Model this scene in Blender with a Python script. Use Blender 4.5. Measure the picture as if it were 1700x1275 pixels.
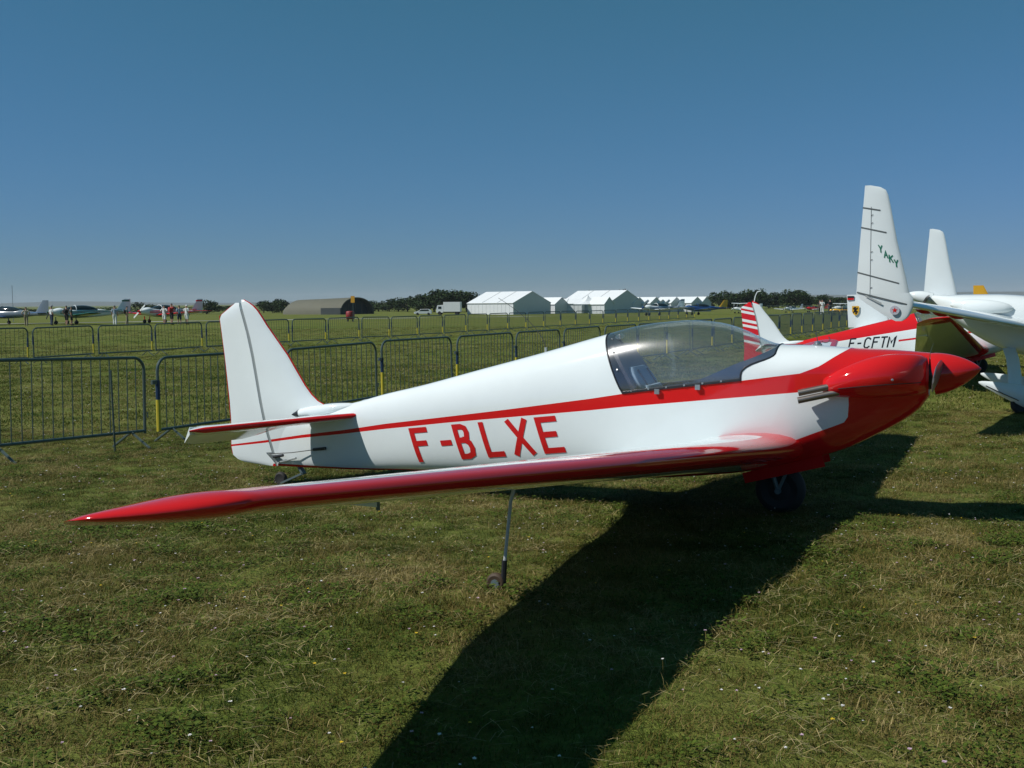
import bpy, bmesh, math, random
import numpy as np
from mathutils import Vector, Matrix

for o in list(bpy.data.objects):
    bpy.data.objects.remove(o)
R = math.radians
random.seed(7)
rng = np.random.default_rng(11)
scene = bpy.context.scene
COL = scene.collection

# ------------------------------------------------------------------ camera
FPX = 1750.0                                  # focal length in pixels of the 1700 px wide photograph
cam_d = bpy.data.cameras.new('camera')
cam_d.sensor_width = 36.0
cam_d.lens = 36.0 * FPX / 1700.0
cam_d.clip_start = 0.05
cam_d.clip_end = 30000
cam = bpy.data.objects.new('camera', cam_d)
COL.objects.link(cam)
CAMZ = 1.75
PITCH = math.atan((637.5 - 501.0) / FPX)
ROLL = R(0.5)
fw = Vector((0, math.cos(PITCH), -math.sin(PITCH)))
up0 = Vector((0, math.sin(PITCH), math.cos(PITCH)))
rt0 = Vector((1, 0, 0))
rt = rt0 * math.cos(ROLL) - up0 * math.sin(ROLL)
up = up0 * math.cos(ROLL) + rt0 * math.sin(ROLL)
m = Matrix((rt, up, -fw)).transposed().to_4x4()
m.translation = (0, 0, CAMZ)
cam.matrix_world = m
scene.camera = cam

# ------------------------------------------------------------------ light
KX, KY = 0.932, 0.231                         # ground run of the light per metre of fall
SUN_DIR = Vector((-KX, -KY, 1)).normalized()
elev = math.asin(SUN_DIR.z)
world = bpy.data.worlds.new('World')
scene.world = world
world.use_nodes = True
wn = world.node_tree
bg = wn.nodes['Background']
sky = wn.nodes.new('ShaderNodeTexSky')
sky.sky_type = 'NISHITA'
sky.sun_disc = False
sky.sun_elevation = elev
sky.sun_rotation = math.atan2(SUN_DIR.x, SUN_DIR.y)
sky.altitude = 150
sky.air_density = 1.0
sky.dust_density = 0.0
sky.ozone_density = 2.0
# the camera's response to the clear sky: one gain and one gamma per channel, the same in every direction
STR = 0.1
sep = wn.nodes.new('ShaderNodeSeparateColor'); cmb = wn.nodes.new('ShaderNodeCombineColor')
wn.links.new(sky.outputs[0], sep.inputs[0])
for ch, (pre, gam, gain) in enumerate(((0.0409, 0.84, 0.385), (0.062, 0.54, 0.387), (0.0719, 1.09, 0.88))):
    m1 = wn.nodes.new('ShaderNodeMath'); m1.operation = 'MULTIPLY'; m1.inputs[1].default_value = pre
    m2 = wn.nodes.new('ShaderNodeMath'); m2.operation = 'POWER'; m2.inputs[1].default_value = gam
    m3 = wn.nodes.new('ShaderNodeMath'); m3.operation = 'MULTIPLY'; m3.inputs[1].default_value = gain / STR
    wn.links.new(sep.outputs[ch], m1.inputs[0]); wn.links.new(m1.outputs[0], m2.inputs[0]); wn.links.new(m2.outputs[0], m3.inputs[0])
    wn.links.new(m3.outputs[0], cmb.inputs[ch])
wn.links.new(cmb.outputs[0], bg.inputs[0])
bg.inputs[1].default_value = STR
sun_d = bpy.data.lights.new('sun', 'SUN')
sun_d.energy = 4.6
sun_d.angle = R(0.5)
sun_d.color = (1.0, 0.97, 0.92)
sun = bpy.data.objects.new('sun', sun_d)
sun.rotation_euler = (-SUN_DIR).to_track_quat('-Z', 'Y').to_euler()
sun.location = (-20, -10, 30)
COL.objects.link(sun)
vs = scene.view_settings
vs.view_transform = 'Standard'
vs.look = 'None'
vs.exposure = 0.0
vs.gamma = 1.0
vs.use_curve_mapping = False
scene.cycles.max_bounces = 8
scene.cycles.transparent_max_bounces = 12
scene.cycles.use_denoising = True

# ------------------------------------------------------------------ helpers
def srgb(r, g, b):
    f = lambda c: c / 12.92 if c <= 0.04045 else ((c + 0.055) / 1.055) ** 2.4
    return (f(r / 255), f(g / 255), f(b / 255), 1)

def tag(o, label=None, cat=None, group=None, kind=None):
    if label: o['label'] = label
    if cat: o['category'] = cat
    if group: o['group'] = group
    if kind: o['kind'] = kind
    return o

def empty(name, loc=(0, 0, 0), rot=(0, 0, 0), **kw):
    o = bpy.data.objects.new(name, None)
    o.empty_display_size = 0.2
    o.location = loc
    o.rotation_euler = rot
    COL.objects.link(o)
    return tag(o, **kw)

def mesh_obj(name, verts, faces, mat, parent=None, smooth=True, attr=None, mats=None, mi=None, sharp=None):
    me = bpy.data.meshes.new(name)
    me.from_pydata([tuple(v) for v in verts], [], [tuple(f) for f in faces])
    if attr is not None:
        for an, av in attr.items():
            a = me.attributes.new(an, 'FLOAT', 'POINT')
            a.data.foreach_set('value', np.asarray(av, dtype=np.float32))
    for mm in (mats or [mat]):
        me.materials.append(mm)
    if mi is not None:
        me.polygons.foreach_set('material_index', np.asarray(mi, dtype=np.int32))
    me.polygons.foreach_set('use_smooth', [smooth] * len(me.polygons))
    if smooth and sharp:
        try:
            me.set_sharp_from_angle(angle=R(sharp))
        except Exception:
            pass
    me.update()
    o = bpy.data.objects.new(name, me)
    COL.objects.link(o)
    if parent is not None:
        o.parent = parent
    return o

class MB:
    """collects shapes for one mesh object"""
    def __init__(s):
        s.v = []; s.f = []; s.mi = []; s.cur = 0
    def add(s, v, f):
        n = len(s.v)
        s.v += [tuple(p) for p in v]
        s.f += [tuple(i + n for i in q) for q in f]
        s.mi += [s.cur] * len(f)
        return s
    def box(s, c, d, rz=0.0, M=None):
        x, y, z = d[0] / 2, d[1] / 2, d[2] / 2
        P = [Vector((a, b, e)) for a in (-x, x) for b in (-y, y) for e in (-z, z)]
        q = M if M is not None else Matrix.Rotation(rz, 3, 'Z')
        P = [q @ p + Vector(c) for p in P]
        return s.add(P, [(0, 1, 3, 2), (4, 6, 7, 5), (0, 4, 5, 1), (2, 3, 7, 6), (0, 2, 6, 4), (1, 5, 7, 3)])
    def tube(s, path, r, n=8, caps=True):
        path = [Vector(p) for p in path]
        rr = r if hasattr(r, '__len__') else [r] * len(path)
        rings = []
        ref = None
        for i, p in enumerate(path):
            a = path[max(i - 1, 0)]; b = path[min(i + 1, len(path) - 1)]
            t = (b - a).normalized()
            if ref is None:
                ref = Vector((0, 0, 1)) if abs(t.z) < 0.9 else Vector((1, 0, 0))
            u = (ref - t * ref.dot(t)).normalized()
            w = t.cross(u)
            ref = u
            rings.append([p + (u * math.cos(2 * math.pi * k / n) + w * math.sin(2 * math.pi * k / n)) * rr[i] for k in range(n)])
        return s.loft(rings, caps)
    def loft(s, rings, caps=True):
        n = len(rings[0])
        v = [p for rg in rings for p in rg]
        f = []
        for i in range(len(rings) - 1):
            for k in range(n):
                a = i * n + k; b = i * n + (k + 1) % n
                f.append((a, b, b + n, a + n))
        if caps:
            f.append(tuple(range(n))[::-1])
            f.append(tuple(range((len(rings) - 1) * n, len(rings) * n)))
        return s.add(v, f)
    def lathe(s, prof, n=16, c=(0, 0, 0), M=None):
        """profile (axial, radius) around local X"""
        rings = []
        for a, r in prof:
            rg = [Vector((a, r * math.cos(2 * math.pi * k / n), r * math.sin(2 * math.pi * k / n))) for k in range(n)]
            if M is not None: rg = [M @ p for p in rg]
            rings.append([p + Vector(c) for p in rg])
        return s.loft(rings)
    def prism(s, poly, axis_fn, d0, d1):
        """polygon of 2d points, axis_fn(p, d) -> 3d"""
        n = len(poly)
        v = [axis_fn(p, d0) for p in poly] + [axis_fn(p, d1) for p in poly]
        f = [tuple(range(n))[::-1], tuple(range(n, 2 * n))]
        f += [(k, (k + 1) % n, n + (k + 1) % n, n + k) for k in range(n)]
        return s.add(v, f)
    def build(s, name, mat, parent=None, smooth=False, mats=None, sharp=35):
        return mesh_obj(name, s.v, s.f, mat, parent, smooth, mats=mats, mi=s.mi if mats else None, sharp=sharp if smooth else None)

def children(o):
    return [c for c in bpy.data.objects if c.parent is o]

def copy_tree(o, parent=None, kids=None):
    c = o.copy()
    COL.objects.link(c)
    if parent is not None: c.parent = parent
    for ch in (kids[o.name] if kids else children(o)):
        copy_tree(ch, c, kids)
    return c

def pchip(xs, ys):
    xs = np.asarray(xs, float); ys = np.asarray(ys, float)
    h = np.diff(xs); d = np.diff(ys) / h
    mm = np.zeros(len(xs))
    mm[0] = d[0]; mm[-1] = d[-1]
    for i in range(1, len(xs) - 1):
        if d[i - 1] * d[i] > 0:
            w1 = 2 * h[i] + h[i - 1]; w2 = h[i] + 2 * h[i - 1]
            mm[i] = (w1 + w2) / (w1 / d[i - 1] + w2 / d[i])
    def f(x):
        x = np.clip(x, xs[0], xs[-1])
        i = np.clip(np.searchsorted(xs, x) - 1, 0, len(h) - 1)
        t = (x - xs[i]) / h[i]
        return ((1 + 2 * t) * (1 - t) ** 2 * ys[i] + t * (1 - t) ** 2 * h[i] * mm[i]
                + t * t * (3 - 2 * t) * ys[i + 1] + t * t * (t - 1) * h[i] * mm[i + 1])
    return f

def tab(pairs):
    return pchip([p[0] for p in pairs], [p[1] for p in pairs])

def smooth01(a, b, x):
    t = np.clip((x - a) / (b - a), 0, 1)
    return t * t * (3 - 2 * t)

ORDW = ('first second third fourth fifth sixth seventh eighth ninth tenth eleventh twelfth thirteenth fourteenth fifteenth sixteenth seventeenth eighteenth nineteenth twentieth twenty-first twenty-second twenty-third twenty-fourth twenty-fifth twenty-sixth twenty-seventh twenty-eighth twenty-ninth thirtieth').split()
# ------------------------------------------------------------------ terrain
def G(x, y):
    x = np.asarray(x, float); y = np.asarray(y, float)
    z = 0.40 - 0.0444 * (np.clip(y, 4.0, 13.0) - 4.0)
    z = z + 0.21 * np.exp(-((x - 8.5) ** 2 + (y - 17.5) ** 2) / (2 * 4.2 ** 2))
    z = z - 1.3 * smooth01(115, 210, y)
    z = z + 0.012 * np.sin(x * 1.9 + 1.3) * np.sin(y * 1.6) + 0.008 * np.sin(x * 4.3 + y * 2.1)
    return z

def gz(x, y):
    return float(G(x, y))

def at(u, d):
    """ground point seen in photo column u at depth d"""
    x = d * (u - 850.0) / FPX
    return Vector((x, d, gz(x, d)))

# ------------------------------------------------------------------ materials
def new_mat(name):
    mt = bpy.data.materials.new(name)
    mt.use_nodes = True
    nt = mt.node_tree
    return mt, nt, nt.nodes['Principled BSDF']

def N(nt, t, **kw):
    n = nt.nodes.new(t)
    for k, v in kw.items():
        setattr(n, k, v)
    return n

def math_node(nt, op, a, b=None, c=None):
    n = N(nt, 'ShaderNodeMath', operation=op)
    for i, v in enumerate((a, b, c)):
        if v is None: continue
        if isinstance(v, (int, float)): n.inputs[i].default_value = v
        else: nt.links.new(v, n.inputs[i])
    return n.outputs[0]

def mix_col(nt, fac, a, b, blend='MIX'):
    n = N(nt, 'ShaderNodeMix', data_type='RGBA', blend_type=blend)
    for idx, v in ((0, fac), (6, a), (7, b)):
        if isinstance(v, (int, float)): n.inputs[idx].default_value = v
        elif isinstance(v, tuple): n.inputs[idx].default_value = v if len(v) == 4 else (*v, 1)
        else: nt.links.new(v, n.inputs[idx])
    return n.outputs[2]

def noise(nt, scale, detail=3, coord=None, rough=0.55, dims='3D'):
    n = N(nt, 'ShaderNodeTexNoise')
    n.noise_dimensions = dims
    n.inputs['Scale'].default_value = scale
    n.inputs['Detail'].default_value = detail
    n.inputs['Roughness'].default_value = rough
    if coord is not None: nt.links.new(coord, n.inputs['Vector'])
    return n.outputs[0]

def ramp(nt, fac, stops):
    n = N(nt, 'ShaderNodeValToRGB')
    e = n.color_ramp.elements
    while len(e) > 1: e.remove(e[-1])
    e[0].position, e[0].color = stops[0][0], (*stops[0][1][:3], 1)
    for p, c in stops[1:]:
        x = e.new(p); x.color = (*c[:3], 1)
    nt.links.new(fac, n.inputs[0])
    return n.outputs[0]

def objco(nt):
    return N(nt, 'ShaderNodeTexCoord').outputs['Object']

def simple(name, col, rough=0.5, metal=0.0, var=0.08, scale=6.0, spec=0.5, bump=0.0):
    mt, nt, p = new_mat(name)
    co = objco(nt)
    nz = noise(nt, scale, 4, co)
    f = math_node(nt, 'MULTIPLY_ADD', nz, 2 * var, 1 - var)
    c = mix_col(nt, 1.0, (col[0], col[1], col[2], 1), (1, 1, 1, 1), 'MULTIPLY')
    sc = N(nt, 'ShaderNodeVectorMath', operation='SCALE')
    nt.links.new(c, sc.inputs[0]); nt.links.new(f, sc.inputs['Scale'])
    nt.links.new(sc.outputs[0], p.inputs['Base Color'])
    p.inputs['Roughness'].default_value = rough
    p.inputs['Metallic'].default_value = metal
    p.inputs['Specular IOR Level'].default_value = spec
    if bump:
        b = N(nt, 'ShaderNodeBump')
        b.inputs['Strength'].default_value = bump
        b.inputs['Distance'].default_value = 0.02
        nt.links.new(nz, b.inputs['Height'])
        nt.links.new(b.outputs[0], p.inputs['Normal'])
    return mt

WHITE = (0.71, 0.765, 0.77)
RED = (0.56, 0.012, 0.014)

def finish_paint(nt, p, colour, rough=0.10):
    """gloss paint with faint dirt and orange peel"""
    co = objco(nt)
    d = noise(nt, 2.3, 5, co, 0.6)
    d2 = math_node(nt, 'MULTIPLY_ADD', d, 0.14, 0.93)
    sc = N(nt, 'ShaderNodeVectorMath', operation='SCALE')
    nt.links.new(colour, sc.inputs[0]); nt.links.new(d2, sc.inputs['Scale'])
    nt.links.new(sc.outputs[0], p.inputs['Base Color'])
    rr = math_node(nt, 'MULTIPLY_ADD', noise(nt, 9, 4, co), 0.06, rough - 0.07)
    nt.links.new(rr, p.inputs['Roughness'])
    b = N(nt, 'ShaderNodeBump')
    b.inputs['Strength'].default_value = 0.06
    b.inputs['Distance'].default_value = 0.006
    nt.links.new(noise(nt, 14, 2, co), b.inputs['Height'])
    nt.links.new(b.outputs[0], p.inputs['Normal'])

def edge_paint(name, a=WHITE, b=RED):
    """white, with the second colour where the vertex value 'paint' is above one half"""
    mt, nt, p = new_mat(name)
    at_ = N(nt, 'ShaderNodeAttribute', attribute_name='paint')
    f = math_node(nt, 'GREATER_THAN', at_.outputs['Fac'], 0.5)
    c = mix_col(nt, f, (*a, 1), (*b, 1))
    finish_paint(nt, p, c)
    return mt

def float_curve(nt, xin, pairs, x0, x1, zmax=2.0):
    n = N(nt, 'ShaderNodeFloatCurve')
    cv = n.mapping.curves[0]
    n.mapping.clip_min_x, n.mapping.clip_max_x = 0, 1
    pts = [((x - x0) / (x1 - x0), z / zmax) for x, z in pairs]
    while len(cv.points) > 2: cv.points.remove(cv.points[1])
    cv.points[0].location = pts[0]; cv.points[1].location = pts[-1]
    for q in pts[1:-1]: cv.points.new(*q)
    for q in cv.points: q.handle_type = 'VECTOR'
    n.mapping.update()
    f = math_node(nt, 'DIVIDE', math_node(nt, 'SUBTRACT', xin, x0), x1 - x0)
    nt.links.new(f, n.inputs['Value'])
    return math_node(nt, 'MULTIPLY', n.outputs[0], zmax)

Z0 = 0.25      # height of the ground under the main wheel; the gliders are modelled from there
UP_T = [(-4.3, .486), (-4.144, .506), (-3.779, .561), (-3.373, .630), (-2.912, .697), (-2.476, .772), (-1.892, .856), (-1.35, .936), (-.654, 1.044), (-.38, 1.092), (.025, 1.147), (.452, 1.203), (.834, 1.259), (.957, 1.309), (1.051, 1.374), (1.143, 1.433), (1.2, 1.7), (1.7, 1.7)]
LO_T = [(-4.3, .466), (-4.145, .489), (-3.779, .54), (-3.374, .604), (-2.913, .666), (-2.477, .73), (-1.893, .809), (-1.351, .876), (-.654, .96), (-.38, .997), (.836, 1.135), (1.16, 1.19), (1.162, .1), (1.7, .1)]
BOT_T = [(-4.3, .1), (-3.8, .1), (-3.7, .362), (-2.9, .375), (-2.3, .402), (-1.5, .43), (-.5, .46), (.3, .56), (.6, .72), (.75, .785), (.905, .852), (1.057, .914), (1.114, .939), (1.143, .985), (1.15, 1.06), (1.155, 1.3), (1.7, 1.3)]

def livery(name, scheme):
    mt, nt, p = new_mat(name)
    sx = N(nt, 'ShaderNodeSeparateXYZ')
    nt.links.new(objco(nt), sx.inputs[0])
    x = sx.outputs['X']; z = math_node(nt, 'ADD', sx.outputs['Z'], Z0)
    gt = lambda a, b: math_node(nt, 'GREATER_THAN', a, b)
    mul = lambda a, b: math_node(nt, 'MULTIPLY', a, b)
    mx = lambda a, b: math_node(nt, 'MAXIMUM', a, b)
    if scheme == 'band':
        u = float_curve(nt, x, UP_T, -4.3, 1.7)
        l = float_curve(nt, x, LO_T, -4.3, 1.7)
        b = float_curve(nt, x, BOT_T, -4.3, 1.7)
        f = mx(mul(gt(u, z), gt(z, l)), gt(b, z))
    else:
        u = float_curve(nt, x, [(-4.3, .7), (-2.9, .80), (-2.68, .80), (-.5, 1.18), (.6, 1.3), (1.7, 1.3)], -4.3, 1.7)
        l = float_curve(nt, x, [(-4.3, .45), (-2.24, .70), (-1.62, .815), (-.49, .978), (.6, 1.12), (1.7, 1.2)], -4.3, 1.7)
        ln = mul(gt(math_node(nt, 'ADD', l, 0.02), z), gt(z, math_node(nt, 'SUBTRACT', l, 0.02)))
        gap = mul(gt(x, -1.93), gt(-0.88, x))
        f = mx(gt(z, u), mul(ln, math_node(nt, 'SUBTRACT', 1.0, gap)))
    pa = N(nt, 'ShaderNodeAttribute', attribute_name='paint')
    f = mx(f, gt(pa.outputs['Fac'], 0.5))
    c = mix_col(nt, f, (*WHITE, 1), (*RED, 1))
    finish_paint(nt, p, c)
    return mt

def solid_paint(name, col, rough=0.10):
    mt, nt, p = new_mat(name)
    c = mix_col(nt, 0.0, (*col, 1), (*col, 1))
    finish_paint(nt, p, c, rough)
    return mt

def striped(name, z_edges, a=WHITE, b=RED, slope=0.0):
    mt, nt, p = new_mat(name)
    sx = N(nt, 'ShaderNodeSeparateXYZ')
    nt.links.new(objco(nt), sx.inputs[0])
    z = math_node(nt, 'ADD', math_node(nt, 'ADD', sx.outputs['Z'], Z0), math_node(nt, 'MULTIPLY_ADD', sx.outputs['X'], slope, slope * 4.1))
    tot = None
    for z0, z1 in z_edges:
        g = math_node(nt, 'MULTIPLY', math_node(nt, 'GREATER_THAN', z, z0), math_node(nt, 'LESS_THAN', z, z1))
        tot = g if tot is None else math_node(nt, 'MAXIMUM', tot, g)
    finish_paint(nt, p, mix_col(nt, tot, (*b, 1), (*a, 1)))
    return mt

def glass_mat(name, tint=(0.95, 0.965, 0.965)):
    mt, nt, p = new_mat(name)
    out = nt.nodes['Material Output']
    tr = N(nt, 'ShaderNodeBsdfTransparent'); tr.inputs[0].default_value = (*tint, 1)
    gl = N(nt, 'ShaderNodeBsdfGlossy'); gl.inputs['Roughness'].default_value = 0.035
    gl.inputs['Color'].default_value = (1, 1, 1, 1)
    ge = N(nt, 'ShaderNodeNewGeometry')
    dt = N(nt, 'ShaderNodeVectorMath', operation='DOT_PRODUCT')
    nt.links.new(ge.outputs['Normal'], dt.inputs[0]); nt.links.new(ge.outputs['Incoming'], dt.inputs[1])
    cs = math_node(nt, 'SUBTRACT', 1.0, math_node(nt, 'ABSOLUTE', dt.outputs['Value']))
    fres = math_node(nt, 'MULTIPLY_ADD', math_node(nt, 'POWER', cs, 2.6), 0.85, 0.12)
    co = objco(nt)
    b = N(nt, 'ShaderNodeBump'); b.inputs['Strength'].default_value = 0.25; b.inputs['Distance'].default_value = 0.006
    nt.links.new(noise(nt, 9, 2, co), b.inputs['Height'])
    nt.links.new(b.outputs[0], gl.inputs['Normal'])
    f = math_node(nt, 'MINIMUM', fres, 1.0)
    ms = N(nt, 'ShaderNodeMixShader')
    nt.links.new(f, ms.inputs[0]); nt.links.new(tr.outputs[0], ms.inputs[1]); nt.links.new(gl.outputs[0], ms.inputs[2])
    gl2 = N(nt, 'ShaderNodeBsdfGlossy'); gl2.inputs['Roughness'].default_value = 0.22
    df = N(nt, 'ShaderNodeBsdfDiffuse'); df.inputs['Color'].default_value = (.75, .77, .80, 1)
    m2 = N(nt, 'ShaderNodeMixShader'); m2.inputs[0].default_value = .5
    nt.links.new(gl2.outputs[0], m2.inputs[1]); nt.links.new(df.outputs[0], m2.inputs[2])
    dust_and_glare = math_node(nt, 'MULTIPLY_ADD', noise(nt, 5, 5, co, .65), .08, .03)  # dusty, scratched perspex, raised to imitate sky glare on the glass
    m3 = N(nt, 'ShaderNodeMixShader'); nt.links.new(dust_and_glare, m3.inputs[0])
    nt.links.new(ms.outputs[0], m3.inputs[1]); nt.links.new(m2.outputs[0], m3.inputs[2])
    nt.links.new(m3.outputs[0], out.inputs['Surface'])
    nt.nodes.remove(p)
    return mt

M = {}
M['red'] = solid_paint('red_gloss_paint', RED)
M['white'] = solid_paint('white_gloss_paint', WHITE)
M['edge'] = edge_paint('white_paint_red_leading_edge')
M['band'] = livery('white_paint_red_band', 'band')
M['deck'] = livery('white_paint_red_deck', 'deck')
M['rudder_stripes'] = striped('red_paint_white_stripes', [(1.60, 1.655), (1.50, 1.555), (1.31, 1.37), (1.20, 1.255), (1.01, 1.07), (.86, .91)], slope=0.2)
M['glass'] = glass_mat('canopy_glass')
M['lettering_red'] = simple('red_lettering', RED, 0.3)
M['lettering_black'] = simple('black_lettering', (0.012, 0.012, 0.015), 0.3)
M['lettering_green'] = simple('green_lettering', (0.01, 0.16, 0.09), 0.35)
M['dark'] = simple('dark_trim', (0.02, 0.022, 0.027), 0.35)
M['navy'] = simple('navy_upholstery', (0.028, 0.05, 0.10), 0.45, var=0.2)
M['seatblue'] = simple('pale_blue_cloth', (0.26, 0.36, 0.46), 0.8, var=0.15)
M['rubber'] = simple('black_rubber', (0.018, 0.018, 0.018), 0.75)
M['rust'] = simple('rusty_wheel', (0.05, 0.03, 0.015), 0.7, var=0.3, scale=20)
M['alu'] = simple('bare_aluminium', (0.45, 0.46, 0.47), 0.35, 0.9)
M['exhaust'] = simple('heat_stained_steel', (0.28, 0.24, 0.21), 0.35, 0.85, var=0.3, scale=14)
M['blade'] = simple('grey_propeller_wood', (0.14, 0.13, 0.13), 0.3)
M['greysteel'] = simple('grey_painted_steel', (0.10, 0.14, 0.15), 0.4)
M['gap'] = simple('grey_hinge_tape', (0.33, 0.36, 0.36), 0.5)
M['palegrey'] = simple('pale_grey_paint', (.52, .55, .55), .45)
M['wire'] = simple('steel_wire', (0.12, 0.12, 0.12), 0.35, 0.6)

# ------------------------------------------------------------------ ground
def ground_material():
    mt, nt, p = new_mat('dry_meadow')
    co = N(nt, 'ShaderNodeNewGeometry').outputs['Position']
    big = noise(nt, 0.16, 4, co)
    mid = noise(nt, 1.1, 5, co, 0.62)
    fine = noise(nt, 28, 4, co, 0.7)
    mp = N(nt, 'ShaderNodeMapping'); mp.inputs['Scale'].default_value = (0.02, 0.11, 1)
    nt.links.new(co, mp.inputs[0])
    streak = noise(nt, 1.0, 4, mp.outputs[0])
    f = math_node(nt, 'ADD', math_node(nt, 'MULTIPLY', mid, 0.45), math_node(nt, 'MULTIPLY', big, 0.3))
    f = math_node(nt, 'ADD', f, math_node(nt, 'MULTIPLY', streak, 0.25))
    c = ramp(nt, f, [(0.30, (0.062, 0.096, 0.014)), (0.45, (0.104, 0.130, 0.024)), (0.58, (0.142, 0.147, 0.036)), (0.70, (0.175, 0.156, 0.050))])
    tuft = noise(nt, 3.2, 4, co, 0.7)
    g = math_node(nt, 'MULTIPLY', math_node(nt, 'MULTIPLY_ADD', fine, 1.5, 0.25), math_node(nt, 'MULTIPLY_ADD', tuft, 1.3, 0.35))
    sc = N(nt, 'ShaderNodeVectorMath', operation='SCALE')
    nt.links.new(c, sc.inputs[0]); nt.links.new(g, sc.inputs['Scale'])
    nt.links.new(sc.outputs[0], p.inputs['Base Color'])
    p.inputs['Roughness'].default_value = 0.9
    p.inputs['Specular IOR Level'].default_value = 0.1
    b = N(nt, 'ShaderNodeBump'); b.inputs['Strength'].default_value = 0.7; b.inputs['Distance'].default_value = 0.05
    nt.links.new(fine, b.inputs['Height']); nt.links.new(b.outputs[0], p.inputs['Normal'])
    return mt
M['ground'] = ground_material()

def grid_axis(parts):
    out = []
    for a, b, st in parts:
        out += list(np.arange(a, b, st))
    return np.array(out + [parts[-1][1]])

gy = grid_axis([(-3000, -400, 650), (-400, -40, 60), (-40, 0, 5), (0, 20, 0.25), (20, 60, 1.0), (60, 260, 5), (260, 1000, 60), (1000, 9000, 1000)])
gx = grid_axis([(-9000, -1000, 1000), (-1000, -200, 100), (-200, -30, 10), (-30, -9, 1.0), (-9, 14, 0.25), (14, 40, 1.0), (40, 200, 10), (200, 1000, 100), (1000, 9000, 1000)])
XX, YY = np.meshgrid(gx, gy)
ZZ = G(XX, YY)
gv = np.stack([XX.ravel(), YY.ravel(), ZZ.ravel()], 1)
nx, ny = len(gx), len(gy)
gf = [(j * nx + i, j * nx + i + 1, (j + 1) * nx + i + 1, (j + 1) * nx + i) for j in range(ny - 1) for i in range(nx - 1)]
tag(mesh_obj('ground', gv, gf, M['ground']), kind='structure')

M['concrete'] = simple('pale_concrete', (0.36, 0.36, 0.32), 0.8, var=0.15, scale=0.6)
mb = MB()
strip = []
for k in range(25):
    x = -60 + k * 4.0
    y = 99.0 + (x + 60) * 0.42
    strip.append((x, y))
for k in range(24):
    (x0, y0), (x1, y1) = strip[k], strip[k + 1]
    mb.add([(x0, y0, gz(x0, y0) + .03), (x1, y1, gz(x1, y1) + .03), (x1, y1 + 2.4, gz(x1, y1 + 2.4) + .03), (x0, y0 + 2.4, gz(x0, y0 + 2.4) + .03)], [(0, 1, 2, 3)])
tag(mb.build('taxiway', M['concrete']), kind='structure')
#PART2
# ------------------------------------------------------------------ single-wheel motor gliders
ZT = tab([(-3.75, .78), (-3.16, .865), (-2.856, .921), (-2.56, 1.0), (-2.217, 1.079), (-1.67, 1.222), (-1.153, 1.356), (-.639, 1.498), (-.381, 1.565), (-.198, 1.592), (.025, 1.607), (.2, 1.594), (.372, 1.55), (.508, 1.487), (.613, 1.446), (.7, 1.437), (.87, 1.435), (1.109, 1.421), (1.379, 1.410), (1.62, 1.392)])
ZM = tab([(-3.75, .565), (-3.373, .630), (-2.912, .697), (-2.476, .772), (-1.892, .856), (-1.35, .936), (-.654, 1.044), (-.38, 1.092), (.025, 1.147), (.452, 1.203), (.834, 1.25), (1.1, 1.26), (1.4, 1.255), (1.62, 1.25)])
ZB = tab([(-3.75, .337), (-2.9, .355), (-2.3, .385), (-1.5, .41), (-.5, .44), (.3, .52), (.87, .655), (1.1, .735), (1.29, .835), (1.47, .945), (1.58, 1.04), (1.62, 1.105)])
WD = tab([(-3.75, .028), (-3.2, .075), (-2.8, .115), (-2, .19), (-1, .27), (0, .31), (.7, .31), (1.1, .285), (1.4, .225), (1.62, .143)])
NL = lambda x: 3.4 - 1.4 * smooth01(.7, 1.6, x)

def skin(x, th, inset=1.0):
    """point on the fuselage skin; th 0..pi over the top from starboard to port, pi..2pi underneath"""
    zt, zm, zb, w = float(ZT(x)), float(ZM(x)), float(ZB(x)), float(WD(x)) * inset
    c, s = math.cos(th), math.sin(th)
    n = 2.15 if s >= 0 else float(NL(x))
    cc = math.copysign(abs(c) ** (2 / n), c); ss = math.copysign(abs(s) ** (2 / n), s)
    h = (zt - zm) if s >= 0 else (zm - zb)
    return Vector((x, -w * cc, zm + h * ss * inset - Z0))

def side_y(x, zw):
    zt, zm, zb, w = float(ZT(x)), float(ZM(x)), float(ZB(x)), float(WD(x))
    n = 2.15 if zw >= zm else float(NL(x))
    h = (zt - zm) if zw >= zm else (zm - zb)
    q = min(abs((zw - zm) / h), 0.999)
    return w * (1 - q ** n) ** (1 / n)

def edge_rear(s): return -.40 - .20 * max(s, 0) ** 0.8
def edge_front(s): return .44 + .215 * float(smooth01(.12, .72, max(s, 0)))

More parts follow.
